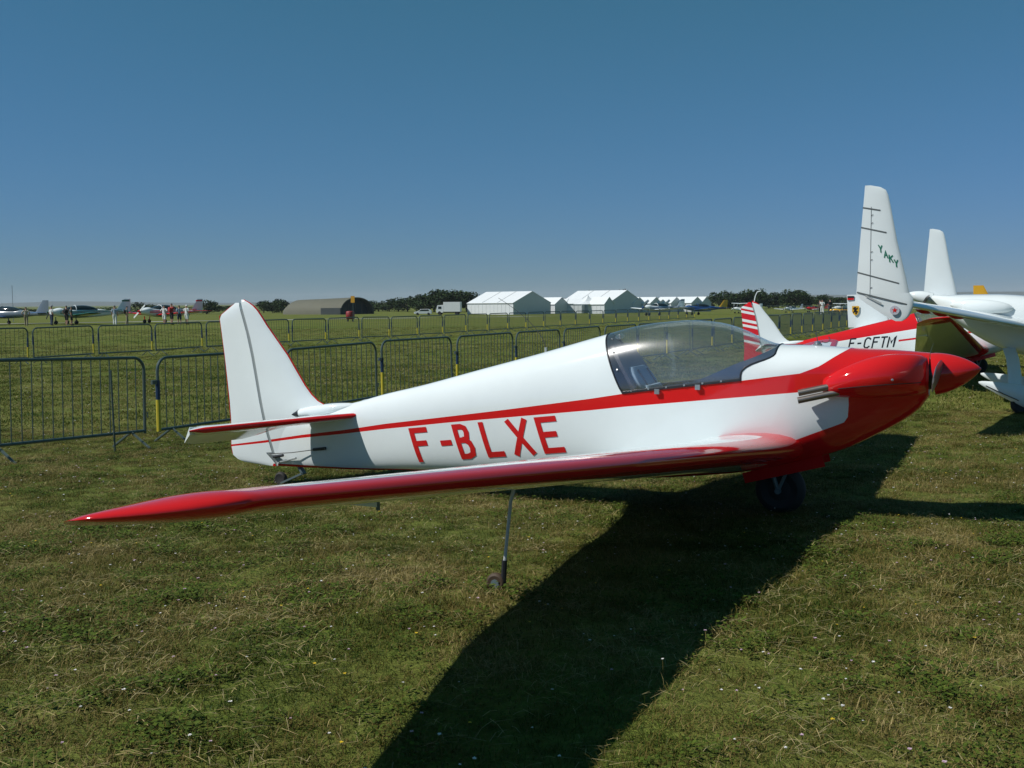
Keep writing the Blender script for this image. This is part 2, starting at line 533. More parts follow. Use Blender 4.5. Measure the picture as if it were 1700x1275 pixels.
LET = {
    'F': ([[(0, 0), (0, 1)], [(0, 0), (.95, 0)], [(0, .45), (.72, .45)]], .62),
    '-': ([[(0, .5), (1, .5)]], .36),
    'B': ([[(0, 0), (0, 1)], [(0, 0), (.5, 0), (.75, .06), (.83, .2), (.75, .38), (.52, .45), (0, .45)], [(.52, .45), (.85, .55), (.95, .73), (.85, .93), (.5, 1), (0, 1)]], .56),
    'L': ([[(0, 0), (0, 1)], [(0, 1), (1, 1)]], .55),
    'X': ([[(0, 0), (1, 1)], [(1, 0), (0, 1)]], .62),
    'E': ([[(0, 0), (0, 1)], [(0, 0), (1, 0)], [(0, .48), (.8, .48)], [(0, 1), (1, 1)]], .62),
    'C': ([[(1, .12), (.7, 0), (.3, 0), (0, .2), (0, .8), (.3, 1), (.7, 1), (1, .88)]], .6),
    'T': ([[(0, 0), (1, 0)], [(.5, 0), (.5, 1)]], .6),
    'M': ([[(0, 1), (0, 0), (.5, .6), (1, 0), (1, 1)]], .7),
    'Y': ([[(0, 0), (.5, .5), (1, 0)], [(.5, .5), (.5, 1)]], .6),
    'A': ([[(0, 1), (.5, 0), (1, 1)], [(.2, .65), (.8, .65)]], .62),
    'K': ([[(0, 0), (0, 1)], [(1, 0), (0, .55)], [(.35, .4), (1, 1)]], .62),
}

def letter_mesh(ch, stroke, place, sub=3):
    """strokes as flat bars; place((s, t)) -> 3d with s along the line and t down, in letter heights"""
    mb = MB()
    strokes, wd = LET[ch]
    h = stroke / 2
    for pl in strokes:
        pts = [((a * (wd - stroke) + h), (h + b * (1 - stroke))) for a, b in pl]
        L = [];  Rr = []
        for i, p in enumerate(pts):
            q0 = pts[max(i - 1, 0)]; q1 = pts[min(i + 1, len(pts) - 1)]
            dx, dy = q1[0] - q0[0], q1[1] - q0[1]
            l = math.hypot(dx, dy) or 1
            dx, dy = dx / l, dy / l
            k = 1.0
            if 0 < i < len(pts) - 1:
                ax, ay = p[0] - q0[0], p[1] - q0[1]; la = math.hypot(ax, ay)
                k = 1 / max(0.5, abs((ax * dx + ay * dy) / la))
            ex = 0
            if i == 0: ex = -h
            if i == len(pts) - 1: ex = h
            px, py = p[0] + dx * ex, p[1] + dy * ex
            py = min(max(py, 0), 1) if ch in 'XYAK' else py
            L.append((px - dy * h * k, py + dx * h * k)); Rr.append((px + dy * h * k, py - dx * h * k))
        for i in range(len(pts) - 1):
            for j in range(sub):
                t0, t1 = j / sub, (j + 1) / sub
                lerp = lambda A, B, t: (A[0] + (B[0] - A[0]) * t, A[1] + (B[1] - A[1]) * t)
                Q = [lerp(L[i], L[i + 1], t0), lerp(L[i], L[i + 1], t1), lerp(Rr[i], Rr[i + 1], t1), lerp(Rr[i], Rr[i + 1], t0)]
                mb.add([place(q) for q in Q], [(0, 1, 2, 3)])
    return mb

def foil(n=14, t=0.14, camber=0.02):
    """closed section: list of (chord fraction from leading edge, height) from trailing edge over the top to the leading edge and back below"""
    xs = [(1 - math.cos(math.pi * i / n)) / 2 for i in range(n + 1)]
    th = lambda x: 5 * t * (.2969 * math.sqrt(x) - .126 * x - .3516 * x * x + .2843 * x ** 3 - .1015 * x ** 4)
    cm = lambda x: camber * 4 * x * (1 - x)
    up_ = [(x, cm(x) + th(x) + .0012) for x in reversed(xs)]
    lo_ = [(x, cm(x) - th(x) - .0012) for x in xs[1:]]
    return up_ + lo_

def lifting(name, parent, mat, stations, thr, n=14, camber=0.02, red_beyond=None, root_red=None):
    """stations: (span point, LE x, LE z, chord, drop per chord, thickness); paint value > .5 ahead of thr"""
    rings = []; paint = []
    for (y, xl, zl, c, sl, t) in stations:
        fo = foil(n, t, camber)
        rings.append([Vector((xl - c * f - c * h * sl, y, zl - Z0 - c * f * sl + c * h)) for f, h in fo])
        for f, h in fo:
            v = 0.5 + (thr - f) * 2.0
            if root_red is not None:
                v = 0.5 + (thr + .40 * math.exp(-max(abs(y) - root_red, 0) / .06) - f) * 2.0
            if red_beyond is not None:
                v = max(v, 0.5 + (abs(y) - red_beyond) * 4)
            paint.append(v)
    mb = MB().loft(rings)
    return mesh_obj(name, mb.v, mb.f, mat, parent, True, attr={'paint': paint}, sharp=50)

def build_glider(root, scheme):
    skin_mat = M['band'] if scheme == 'band' else M['deck']
    # --- fuselage skin with the cockpit opening left out
    NT = 72
    ths = [2 * math.pi * k / NT for k in range(NT)]
    segs = []
    rows = []
    def row(fr):
        r = []
        for th in ths:
            s = math.sin(th)
            er, ef = edge_rear(s), edge_front(s)
            if fr < 1: x = -3.75 + (er + 3.75) * fr
            elif fr < 2: x = er + (ef - er) * (fr - 1)
            else: x = ef + (1.62 - ef) * (fr - 2)
            r.append((x, th))
        return r
    fr_list = [i / 46 for i in range(46)] + [1 + i / 26 for i in range(26)] + [2 + i / 22 for i in range(23)]
    V = []; Fc = []; canV = []; canF = []
    for fr in fr_list:
        rows.append([skin(x, th) for x, th in row(fr)])
    for rg in rows: V += rg
    half = NT // 2
    for i in range(len(rows) - 1):
        mid = 1 <= fr_list[i] < 2
        for k in range(NT):
            if mid and k < half: continue
            a = i * NT + k; b = i * NT + (k + 1) % NT
            Fc.append((a, a + NT, b + NT, b))
    Fc.append(tuple((len(rows) - 1) * NT + k for k in range(NT)))
    Fc.append(tuple(range(NT))[::-1])
    fus = mesh_obj('fuselage', V, Fc, skin_mat, root, True, sharp=50)
    # --- canopy
    ci = [i for i, f in enumerate(fr_list) if 1 <= f <= 2]
    cv = []
    for i in ci: cv += rows[i][:half + 1]
    w = half + 1
    cf = [(a * w + k, (a + 1) * w + k, (a + 1) * w + k + 1, a * w + k + 1) for a in range(len(ci) - 1) for k in range(half)]
    can = mesh_obj('canopy', cv, cf, M['glass'], root, True)
    def inset_pt(fr, th, q, dz=0.0):
        p = [skin(x, t, q) for x, t in row(fr) if abs(t - th) < 1e-6]
        return p[0]
    mb = MB()
    for sgn in (0, half):
        mb.tube([rows[i][sgn] + Vector((0, 0, .008)) for i in ci], .011, 6)
    mb.build('canopy_sill', M['dark'], can, True)
    mb = MB(); mb.tube([rows[ci[0]][k] for k in range(half + 1)], .007, 6); mb.build('rear_hoop', M['dark'], can, True)
    mb = MB(); mb.tube([rows[ci[-1]][k] for k in range(half + 1)], .007, 6); mb.build('front_hoop', M['dark'], can, True)
    for j in (2, 6, 10, 14, 18, 22):
        p = rows[ci[j]][0]
        MB().lathe([(-.004, .001), (-.003, .007), (.003, .007), (.005, .001)], 8, p + Vector((0, -.012, .012)), Matrix.Rotation(R(90), 3, 'Z')).build('bolt', M['alu'], can, True)
    for k in (4, 8, 12):
        p = rows[ci[0]][k]
        q = (p - Vector((p.x, 0, 1.15 - Z0))).normalized()
        MB().lathe([(-.004, .001), (-.003, .009), (.003, .009), (.006, .001)], 8, rows[ci[1]][k] + q * .004, q.to_track_quat('X', 'Z').to_matrix()).build('bolt', M['alu'], can, True)
    for j in (8, 17):
        p = rows[ci[j]][0]
        MB().box(p + Vector((0, -.014, -.012)), (.035, .018, .035)).build('latch', M['alu'], can)
    # clear-view vent disc on the canopy
    p0 = skin(-.47, 1.05); nn = Vector((0, -.55, .8)).normalized()
    MB().lathe([(0, .034), (.004, .034), (.006, .028), (.006, .002)], 18, p0 + nn * .004, nn.to_track_quat('X', 'Z').to_matrix()).build('vent_disc', M['glass'], can, True)
    MB().lathe([(0, .006), (.02, .006), (.022, .001)], 8, p0 + nn * .004, nn.to_track_quat('X', 'Z').to_matrix()).build('vent_knob', M['alu'], can, True)
    # --- cockpit: tub, side walls that sweep up to the windscreen, bulkhead, seat
    tv = []; tf = []
    xs = [-.52 + i * .06 for i in range(21)]
    ks = list(range(half, NT + 1))
    for x in xs: tv += [skin(x, 2 * math.pi * k / NT, .955) for k in ks]
    w = len(ks)
    for a in range(len(xs) - 1):
        for k in range(w - 1): tf.append((a * w + k, (a + 1) * w + k, (a + 1) * w + k + 1, a * w + k + 1))
    tf.append(tuple(range(w))); tf.append(tuple((len(xs) - 1) * w + k for k in range(w))[::-1])
    tub = mesh_obj('cockpit_tub', tv, tf, M['navy'], root, True, sharp=40)
    gcut = tab([(-.1, 0), (.1, .05), (.25, .15), (.4, .33), (.52, .55), (.6, .8), (.66, 1.0)])
    for sg in (0, 1):
        lv = []; lf = []
        xs2 = [-.1 + i * .0475 for i in range(17)]
        for x in xs2:
            smax = math.asin(min(1.0, max(0.004, float(gcut(x)))))
            for j in range(9):
                th = smax * j / 8
                xq = min(x, edge_front(math.sin(th)) - .008)
                if sg: th = math.pi - th
                lv.append(skin(xq, th, .965))
        for a in range(len(xs2) - 1):
            for j in range(8): lf.append((a * 9 + j, (a + 1) * 9 + j, (a + 1) * 9 + j + 1, a * 9 + j + 1))
        mesh_obj('coaming', lv, lf, M['navy'], tub, True)
    # instrument panel across the cockpit
    pn = [skin(.42, math.pi * k / 20, .94) for k in range(21)]
    pn = [Vector((.42 + (p.z - (1.2 - Z0)) * .25, p.y, min(p.z, 1.33 - Z0))) for p in pn]
    mb = MB(); mb.add(pn + [p - Vector((.02, 0, 0)) for p in pn], [tuple(range(21)), tuple(range(21, 42))[::-1]] + [(k, k + 1, k + 22, k + 21) for k in range(20)])
    ip = mb.build('instrument_panel', M['dark'], tub)
    for yy in (-.16, 0, .16):
        MB().lathe([(0, .045), (.012, .045), (.014, .036), (.010, .034)], 14, (.385, yy, 1.24 - Z0), Matrix.Rotation(math.pi, 3, 'Z')).build('dial', M['alu'], ip, True)
    bh = []
    for k in range(25):
        p = skin(-.36, math.pi * k / 24, .95)
        zz = min(p.z, 1.43 - Z0)
        bh.append(Vector((-.30 - (zz - (1.1 - Z0)) * .62, p.y * .98, zz)))
    mb = MB(); mb.add(bh + [p - Vector((.03, 0, 0)) for p in bh], [tuple(range(25)), tuple(range(25, 50))[::-1]] + [(k, k + 1, k + 26, k + 25) for k in range(24)])
    mb.build('rear_bulkhead', simple('grey_violet_trim', (.05, .048, .062), .4), tub)
    pd = []
    for i in range(9):
        t = i / 8
        zz = 1.07 + .20 * t
        q = math.sin(math.pi * min(max(t, .04), .96)) ** .16
        cx = -.29 - (zz - 1.1) * .62
        pd.append([Vector((cx + .03 * q * math.copysign(abs(math.cos(a)) ** .4, math.cos(a)), .215 * q * math.copysign(abs(math.sin(a)) ** .4, math.sin(a)), zz - Z0)) for a in [2 * math.pi * k / 20 for k in range(20)]])
    MB().loft(pd).build('headrest_pad', M['seatblue'], tub, True)
    # seat back, a padded slab leaning aft
    rings = []
    for i in range(11):
        t = i / 10
        zz = .66 + .48 * t
        wdt = .235 * (1 - .25 * t ** 3) * (1 if 0 < i < 10 else .9)
        dpt = .045 * math.sin(math.pi * min(max(t, .06), .94)) ** .4
        cx = -.05 - .22 * t
        rings.append([Vector((cx + dpt * math.cos(a), wdt * math.copysign(abs(math.sin(a)) ** .5, math.sin(a)), zz - Z0)) for a in [2 * math.pi * k / 20 for k in range(20)]])
    seat = MB().loft(rings).build('seat_back', M['seatblue'], tub, True)
    for yy in (-.11, .11):
        MB().tube([(-.26 - (zz - 1.1) * .62, yy + (1.25 - zz) * .15, zz - Z0) for zz in (1.25, 1.21, 1.17, 1.13)], .008, 6).build('harness_strap', M['dark'], seat, True)
    # --- nose: engine cheeks, exhaust stubs, spinner, propeller
    for sg in (-1, 1):
        rr = [(.985, .285, 1.175, .045, .050), (1.02, .292, 1.185, .075, .068), (1.08, .296, 1.20, .098, .090), (1.18, .292, 1.222, .118, .115), (1.30, .278, 1.242, .128, .134), (1.40, .25, 1.252, .13, .14), (1.50, .205, 1.256, .118, .136), (1.565, .15, 1.255, .10, .128), (1.605, .09, 1.25, .07, .115)]
        f6 = [tab([(q[0], q[j]) for q in rr]) for j in range(1, 5)]
        rings = []
        for i in range(26):
            x = .985 + .62 * i / 25
            cy, cz, ay, az = [float(g(x)) for g in f6]
            rings.append([Vector((x, sg * (cy + ay * math.cos(a)), cz - Z0 + az * math.sin(a))) for a in [2 * math.pi * k / 28 for k in range(28)]])
        mb = MB(); mb.loft(rings, False)
        n = len(mb.v)
        ck = mb.build('engine_cheek', M['red'], root, True)
        mb = MB()
        mb.add([rings[1][k] for k in range(28)], [tuple(range(28))])
        mb.build('cheek_outlet_shade', M['dark'], ck)  # dark disc stands for the shade inside the open rear
        for dz, dy in ((.004, 0), (-.044, .012)):
            x0 = 1.10
            pth = [Vector((x0 - .01 - .036 * i, sg * (.338 + .006 * i + dy), 1.19 - Z0 + dz - .0085 * i)) for i in range(8)]
            mb = MB(); mb.tube(pth, .0215, 12, False); mb.tube(pth, .018, 12, False)
            mb.build('exhaust_pipe', M['exhaust'], root, True)
        sm_ = []
        for i in range(14):
            x = 1.09 + .49 * i / 13
            cy, cz, ay, az = [float(g(x)) for g in f6]
            sm_.append(Vector((x, sg * (cy + ay * math.cos(R(-20)) + .001), cz - Z0 + az * math.sin(R(-20)))))
        MB().tube(sm_, .0028, 5).build('cowl_seam', M['dark'], ck, True)
        for (x, z, yo) in ((1.18, 1.305, .36), (1.42, 1.235, .378), (1.12, 1.23, .39)):
            MB().lathe([(0, .009), (.004, .008), (.006, .001)], 8, (x, sg * yo, z - Z0), Matrix.Rotation(R(90 * sg), 3, 'Z')).build('fastener', M['alu'], ck, True)
    # spinner on the thrust line, nose pitched up
    pit = -.145
    ax = Matrix.Rotation(math.atan(pit) * 1.0, 3, 'Y')
    hub = Vector((1.63, 0, 1.252 - Z0))
    prof = [(0, .02), (0, .139)] + [(.29 * t, .139 * (1 - t ** 1.75) ** .8 + .0) for t in [i / 16 for i in range(1, 16)]] + [(.29, .002)]
    MB().lathe(prof, 32, hub + Vector((.012, 0, .0)), ax).build('spinner', M['red'], root, True, sharp=50)
    MB().lathe([(-.03, .10), (.02, .10)], 24, hub, ax).build('propeller_hub', M['dark'], root, True)
    for sg in (-1, 1):
        rings = []
        for i in range(14):
            t = i / 13
            r_ = .10 + .56 * t
            ch = (.085 + .02 * math.sin(math.pi * min(1, t * 1.25 + .1)) ** 1.0) * (1 - .75 * smooth01(.8, 1, t))
            tw = -R(26 - 10 * t) * sg
            tk = .018 * (1 - .7 * t)
            rg = []
            for k in range(14):
                a = 2 * math.pi * k / 14
                cc, tt = ch * math.cos(a), tk * math.sin(a)
                rg.append(ax @ Vector((.045 + cc * math.sin(tw) * .9 + tt * math.cos(tw), sg * r_, cc * math.cos(tw) - tt * math.sin(tw))) + hub)
            rings.append(rg)
        MB().loft(rings).build('propeller_blade', M['blade'], root, True)
    # fuel filler with float wire on the cowl
    mb = MB(); mb.lathe([(0, .03), (.012, .03), (.016, .022), (.03, .020), (.032, .002)], 14, (.9, 0, 1.432 - Z0), Matrix.Rotation(R(-90), 3, 'Y'))
    cap = mb.build('fuel_cap', M['alu'], root, True)
    MB().tube([(.9, 0, 1.45 - Z0), (.895, 0, 1.49 - Z0), (.885, 0, 1.525 - Z0)], .003, 6).build('float_wire', M['wire'], cap, True)
    MB().tube([(.95 + .03 * math.cos(a), .01, 1.475 - Z0 + .022 * math.sin(a)) for a in [R(d) for d in range(-150, 60, 20)]], .003, 6).build('wire_hook', M['wire'], cap, True)
    # --- wings
    for sg in (-1, 1):
        st = []
        for i in range(30):
            y = .10 + (5.28 - .10) * (i / 29)
            xl = .80 - .093 * (y - .3)
            c = 1.42 - .90 * (y / 5.4)
            fl = math.exp(-max(y - .26, 0) / .16)
            st.append((sg * y, xl + .05 * fl, .7255 + .0995 * y + .015 * fl, c + .07 * fl, .20, .158 - .034 * y / 5.3 + .02 * fl))
        # rounded spindle tip
        for i in range(1, 13):
            t = i / 12
            y = 5.28 + .315 * t
            k = math.sqrt(max(1 - t ** 2.3, .0008))
            xl0 = .80 - .093 * (5.28 - .3)
            c0 = 1.42 - .90 * (5.28 / 5.4)
            c = c0 * (1 - .93 * t ** 2.5)
            xl = xl0 - (c0 - c) * .66
            bul = 1 + .16 * math.sin(math.pi * min(t * 1.6, 1))
            st.append((sg * y, xl, .7255 + .0995 * y - .05 * t * t, c, .20 - .05 * t, .122 * bul * k * c0 / c * .55 + .13 * .45 * k))
        if sg > 0: st = st[::-1]
        wing = lifting('wing', root, M['edge'], st, .10, 16, .020, red_beyond=5.12, root_red=.26)
        # aileron horn and hinge fairing under the outer wing
        yy = 4.05
        zl = .7255 + .0995 * yy; xl = .80 - .093 * (yy - .3)
        MB().box((xl - .66, sg * yy, zl - .135 - Z0), (.20, .02, .035)).build('aileron_horn', M['white'], wing)
        MB().tube([(xl - .56, sg * yy, zl - .10 - Z0), (xl - .56, sg * yy, zl - .165 - Z0)], .008, 8).build('hinge_bracket', M['greysteel'], wing, True)
        # outrigger leg and wheel
        gnd = .335 if scheme == 'band' else .50
        og = empty('outrigger', (0, 0, 0)); og.parent = root
        y0 = sg * 2.9
        zt = .7255 + .0995 * 2.9 - .10
        pts = [(.06, y0, zt + .03 - Z0), (-.03, y0, zt - .005 - Z0), (-.065, y0, zt - .05 - Z0), (-.085, y0, zt - .12 - Z0), (-.12, y0, gnd + .16 - Z0)]
        MB().tube(pts, [.014, .012, .010, .009, .008], 8).build('outrigger_leg', M['palegrey'], og, True)
        MB().tube([(-.12, y0, gnd + .17 - Z0), (-.128, y0, gnd + .06 - Z0)], .014, 8).build('wheel_fork', M['dark'], og, True)
        Mr = Matrix.Rotation(R(90), 3, 'Z')
        cw = Vector((-.165, y0 - sg * .0, gnd + .052 - Z0))
        tyre = [(-.018, .030)] + [(.020 * math.sin(a), .036 + .016 * math.cos(a)) for a in [R(d) for d in range(-80, 81, 20)]] + [(.018, .030)]
        MB().lathe(tyre, 24, cw, Mr).build('wheel_tyre', M['rust'], og, True)
        MB().lathe([(-.021, .002), (-.021, .022), (.021, .022), (.021, .002)], 14, cw, Mr).build('wheel_hub', M['greysteel'], og, True)
    # --- fin and rudder
    zs = [.345, .40, .50, .62, .74, .82, .865, .92, .975, 1.05, 1.15, 1.306, 1.45, 1.565, 1.64, 1.696, 1.735, 1.765, 1.782, 1.790]
    le = tab([(.345, -3.25), (.80, -3.0), (.865, -3.10), (.92, -3.22), (.975, -3.285), (1.306, -3.521), (1.565, -3.736), (1.66, -3.806), (1.72, -3.86), (1.76, -3.92), (1.79, -3.985)])
    hg = tab([(.33, -3.65), (.738, -3.768), (1.407, -3.906), (1.79, -4.03)])
    te = tab([(.337, -3.80), (.345, -3.98), (.37, -4.09), (.41, -4.155), (.49, -4.172), (.68, -4.165), (1.243, -4.211), (1.645, -4.262)])
    tk = tab([(.3, .030), (.8, .045), (1.2, .040), (1.79, .022)])
    rings = []; pa = []
    for z in zs:
        a, b = float(le(z)), float(hg(z)) + .014
        rg = []; zc = 1.0
        if z > 1.7: zc = math.sqrt(max(1 - ((z - 1.7) / .0905) ** 2, .003))
        T = float(tk(z)) * zc
        P = [(1 - math.cos(math.pi * i / 10 / 1.0)) / 2 for i in range(11)]
        q = [i / 10 for i in range(11)]
        up_ = [(t, T * min(1, (math.sqrt(t) * 1.9 - t * .9))) for t in [v ** 1.6 for v in q]]
        for t, h in reversed(up_): rg.append(Vector((a + (b - a) * t, -h - .0006, z - Z0))); pa.append(.5 + ((.010 if scheme == 'band' else 0) - t * abs(b - a)) * 20 + (30 * (z - 1.70) if scheme != 'band' else 0))
        for t, h in up_[1:]: rg.append(Vector((a + (b - a) * t, h + .0006, z - Z0))); pa.append(.5 + ((.010 if scheme == 'band' else 0) - t * abs(b - a)) * 20 + (30 * (z - 1.70) if scheme != 'band' else 0))
        rings.append(rg)
    mb = MB().loft(rings)
    fin = mesh_obj('fin', mb.v, mb.f, skin_mat if scheme == 'band' else M['edge'], root, True, attr={'paint': pa}, sharp=50)
    zr = [.34, .352, .375, .41, .49, .6, .74, .9, 1.1, 1.3, 1.5, 1.62, 1.66, 1.70, 1.735, 1.762]
    def te2(z):
        if z <= 1.645: return float(te(z))
        return -4.262 + (z - 1.645) / (1.766 - 1.645) * (4.262 - 4.075) ** 1
    rings = []
    for z in zr:
        a, b = float(hg(z)) - .014, te2(z)
        T = float(tk(z)) * (1 if z < 1.7 else math.sqrt(max(1 - ((z - 1.7) / .066) ** 2, .01)))
        q = [i / 8 for i in range(9)]
        prof_ = [(t, T * (1 - t) ** .8 + .003) for t in q]
        rings.append([Vector((a + (b - a) * t, -h, z - Z0)) for t, h in prof_] + [Vector((a + (b - a) * t, h, z - Z0)) for t, h in reversed(prof_)])
    mb = MB().loft(rings)
    rud = mb.build('rudder', skin_mat if scheme == 'band' else M['rudder_stripes'], root, True, sharp=50)
    # hinge gap seal
    mb = MB()
    mb.loft([[Vector((float(hg(z)) + dx, sy * float(tk(z)) * .985, z - Z0)) for dx, sy in ((.0138, -1), (-.0138, -1), (-.0138, 1), (.0138, 1))] for z in [.345 + (1.70 - .345) * i / 12 for i in range(13)]])
    mb.build('hinge_seal', simple('grey_seal_tape', (.25, .28, .28), .5), fin)
    if scheme == 'band':
        # thin red piping round the trailing edge
        MB().tube([(te2(z) - .003, 0, z - Z0) for z in (.42, .49, .68, 1.243, 1.5, 1.645, 1.70, 1.75)], .004, 6).build('rudder_piping', M['red'], rud, True)
    if scheme != 'band':
        MB().tube([(-3.97, 0, 1.74 - Z0), (-3.94, 0, 1.90 - Z0), (-3.90, 0, 1.99 - Z0), (-3.82, 0, 2.01 - Z0)], .012, 8).build('fin_aerial', M['white'], fin, True)
    # tail plane halves, elevators with the cut-out for the rudder
    for sg in (-1, 1):
        def tail_pt(t, f, h):
            # f 0..1 stab chord, 1..2 elevator chord
            yl = .02 + 1.31 * t
            lx = -2.73 - .70 * t ** .95 - .03 * max(t - .93, 0) / .07
            hx = -3.27 - .27 * t
            tx = -3.70 + .02 * t
            lz = .828 - .024 * t; hz = lz - (lx - hx) * .13
            tz = hz - .155 + .045 * t
            in_ = .085 * float(smooth01(.75, 1, t))
            if f <= 1: return Vector((lx + (hx - lx) * f, sg * (yl - in_ * f), lz + (hz - lz) * f + h - Z0))
            g = f - 1
            return Vector((hx + (tx - hx) * g, sg * (yl - in_ * f * 1.1), hz + (tz - hz) * g + h - Z0))
        rings = []; pa = []
        for i in range(15):
            t = i / 14
            kk = math.sqrt(max(1 - (max(t - .93, 0) / .0715) ** 2, .05))
            rg = []
            q = [(j / 9) ** 1.7 for j in range(10)]
            hh = lambda f: .034 * kk * min(1, 2.3 * math.sqrt(f) - 1.3 * f) + .001
            for f in reversed(q): rg.append(tail_pt(t, f, hh(f))); pa.append(.5 + (.12 - f) * 3)
            for f in q[1:]: rg.append(tail_pt(t, f, -hh(f))); pa.append(.5 + (.12 - f) * 3)
            rings.append(rg)
        mb = MB().loft(rings if sg < 0 else rings[::-1])
        if sg > 0: pa = [v for i in range(14, -1, -1) for v in pa[i * 19:(i + 1) * 19]]
        mesh_obj('tailplane', mb.v, mb.f, M['edge'], root, True, attr={'paint': pa}, sharp=50)
        rings = []
        for i in range(12):
            t = .07 + .93 * i / 11
            cut = min(1.0, (t - .07) / .25 + .06)
            rg = [tail_pt(t, 1.02 + .98 * cut * g, h) for g, h in ((0, .030), (.5, .016), (1, .003))] + [tail_pt(t, 1.02 + .98 * cut * g, -h) for g, h in ((1, .003), (.5, .016), (0, .030))]
            rings.append(rg)
        MB().loft(rings if sg < 0 else rings[::-1]).build('elevator', M['white'], root, True, sharp=40)
        y0 = sg
        # rudder cable with its sleeve and horn
        y0 = sg
        MB().tube([(-3.70, y0 * .075, .452 - Z0), (-3.45, y0 * .095, .478 - Z0), (-3.17, y0 * (.085), .522 - Z0)], .0035, 6).build('rudder_cable', M['wire'], rud, True)
        MB().tube([(-3.23, y0 * .086, .515 - Z0), (-3.10, y0 * .094, .532 - Z0)], .013, 8).build('cable_sleeve', M['dark'], root, True)
        MB().tube([(-3.66, y0 * .07, .428 - Z0), (-3.55, y0 * .082, .448 - Z0)], .013, 8).build('turnbuckle', M['dark'], root, True)
        mb = MB(); mb.add([(-3.69, y0 * .03, .45 - Z0), (-3.72, y0 * .09, .455 - Z0), (-3.66, y0 * .06, .38 - Z0), (-3.63, y0 * .055, .345 - Z0), (-3.60, y0 * .05, .42 - Z0), (-3.69, y0 * .03, .46 - Z0), (-3.72, y0 * .09, .465 - Z0), (-3.66, y0 * .066, .38 - Z0), (-3.63, y0 * .061, .345 - Z0), (-3.60, y0 * .056, .42 - Z0)],
                          [(0, 1, 2, 3, 4), (9, 8, 7, 6, 5), (0, 5, 6, 1), (1, 6, 7, 2), (2, 7, 8, 3), (3, 8, 9, 4), (4, 9, 5, 0)])
        mb.build('rudder_horn', M['gap'], rud)
        MB().tube([(-3.60, y0 * .058, .385 - Z0), (-3.42, y0 * .075, .43 - Z0)], .009, 6).build('tail_strut', M['gap'], root, True)
    # dorsal fillet joint; a dark cone paints the shade in its open end
    for sg in (-1, 1):
        prof = [(-.20 + .58 * i / 22, .046 * (math.sqrt(1 - ((-.20 + .58 * i / 22) / .30) ** 2) if -.20 + .58 * i / 22 < 0 else math.cos(math.pi / 2 * (-.20 + .58 * i / 22) / .385) ** .8) + .001) for i in range(23)]
        fr_ = MB().lathe(prof, 20, (-3.20, sg * .036, .843 - Z0), Matrix.Rotation(R(-9), 3, 'Y')).build('tail_fairing', M['white'], root, True)
        MB().lathe([(-.29, .004), (-.25, .018), (-.20, .036), (-.19, .036)], 16, (-3.20, sg * .036, .843 - Z0), Matrix.Rotation(R(-9), 3, 'Y')).build('fairing_opening_shade', M['dark'], fr_)
    # tail spring and wheel
    sp = MB()
    for (a, b, wd_, th_) in (((-3.45, 0, .36), (-3.40, 0, .29), .05, .02), ((-3.40, 0, .29), (-3.62, 0, .195), .05, .016)):
        A, B = Vector(a), Vector(b)
        d = (B - A); Lq = d.length
        q = d.normalized().to_track_quat('X', 'Z').to_matrix()
        sp.box((A + B) / 2 - Vector((0, 0, Z0)), (Lq + .02, wd_, th_), M=q)
    sp.build('tail_spring', M['greysteel'], root)
    gt_ = .165 if scheme == 'band' else .24
    cw = Vector((-3.64, 0, gt_ + .06 - Z0))
    Mr = Matrix.Rotation(R(90), 3, 'Z')
    tyre = [(-.02, .035)] + [(.024 * math.sin(a), .042 + .02 * math.cos(a)) for a in [R(d) for d in range(-80, 81, 20)]] + [(.02, .035)]
    MB().lathe(tyre, 22, cw, Mr).build('tail_wheel', M['rubber'], root, True)
    # main wheel, fork, gear doors
    mw = empty('main_wheel'); mw.parent = root
    cw = Vector((.66, 0, Z0 + .175 - Z0))
    tyre = [(-.045, .10)] + [(.06 * math.sin(a), .115 + .06 * math.cos(a)) for a in [R(d) for d in range(-80, 81, 16)]] + [(.045, .10)]
    MB().lathe(tyre, 28, cw, Mr).build('wheel_tyre', M['rubber'], mw, True)
    MB().lathe([(-.05, .002), (-.05, .07), (-.03, .10), (.03, .10), (.05, .07), (.05, .002)], 20, cw, Mr).build('wheel_rim', M['rubber'], mw, True)  # tyre black puts the shade under the wing into the rim
    for sg in (-1, 1):
        MB().tube([cw + Vector((0, sg * .085, .0)), (.60, sg * .09, .60 - Z0)], .016, 8).build('fork_leg', M['greysteel'], mw, True)  # fork grey darkened for the same shade
        MB().tube([cw + Vector((0, sg * .085, .0)), (.74, sg * .09, .62 - Z0)], .012, 8).build('fork_brace', M['greysteel'], mw, True)
        MB().lathe([(-.012, .002), (-.012, .022), (.012, .022), (.012, .002)], 12, cw + Vector((0, sg * .1, 0)), Mr).build('axle_nut', M['greysteel'], mw, True)
        mb = MB()
        poly = [(.42, .54), (.96, .70), (.98, .62), (.44, .47)]
        mb.prism(poly, lambda p, d: Vector((p[0], d, p[1] - Z0)), sg * .12, sg * .132)
        mb.build('gear_door', M['red'], root)
    # whip aerial
    MB().tube([(-1.122, 0, 1.36 - Z0), (-1.122, 0, 1.40 - Z0)], .010, 8).build('aerial_base', M['gap'], root, True)
    pts = [Vector((-1.124 - .395 * t ** 1.7, 0, 1.39 + .39 * t - Z0)) for t in [i / 12 for i in range(13)]]
    MB().tube(pts, [.0035 - .0018 * i / 12 for i in range(13)], 6).build('whip_aerial', M['wire'], root, True)
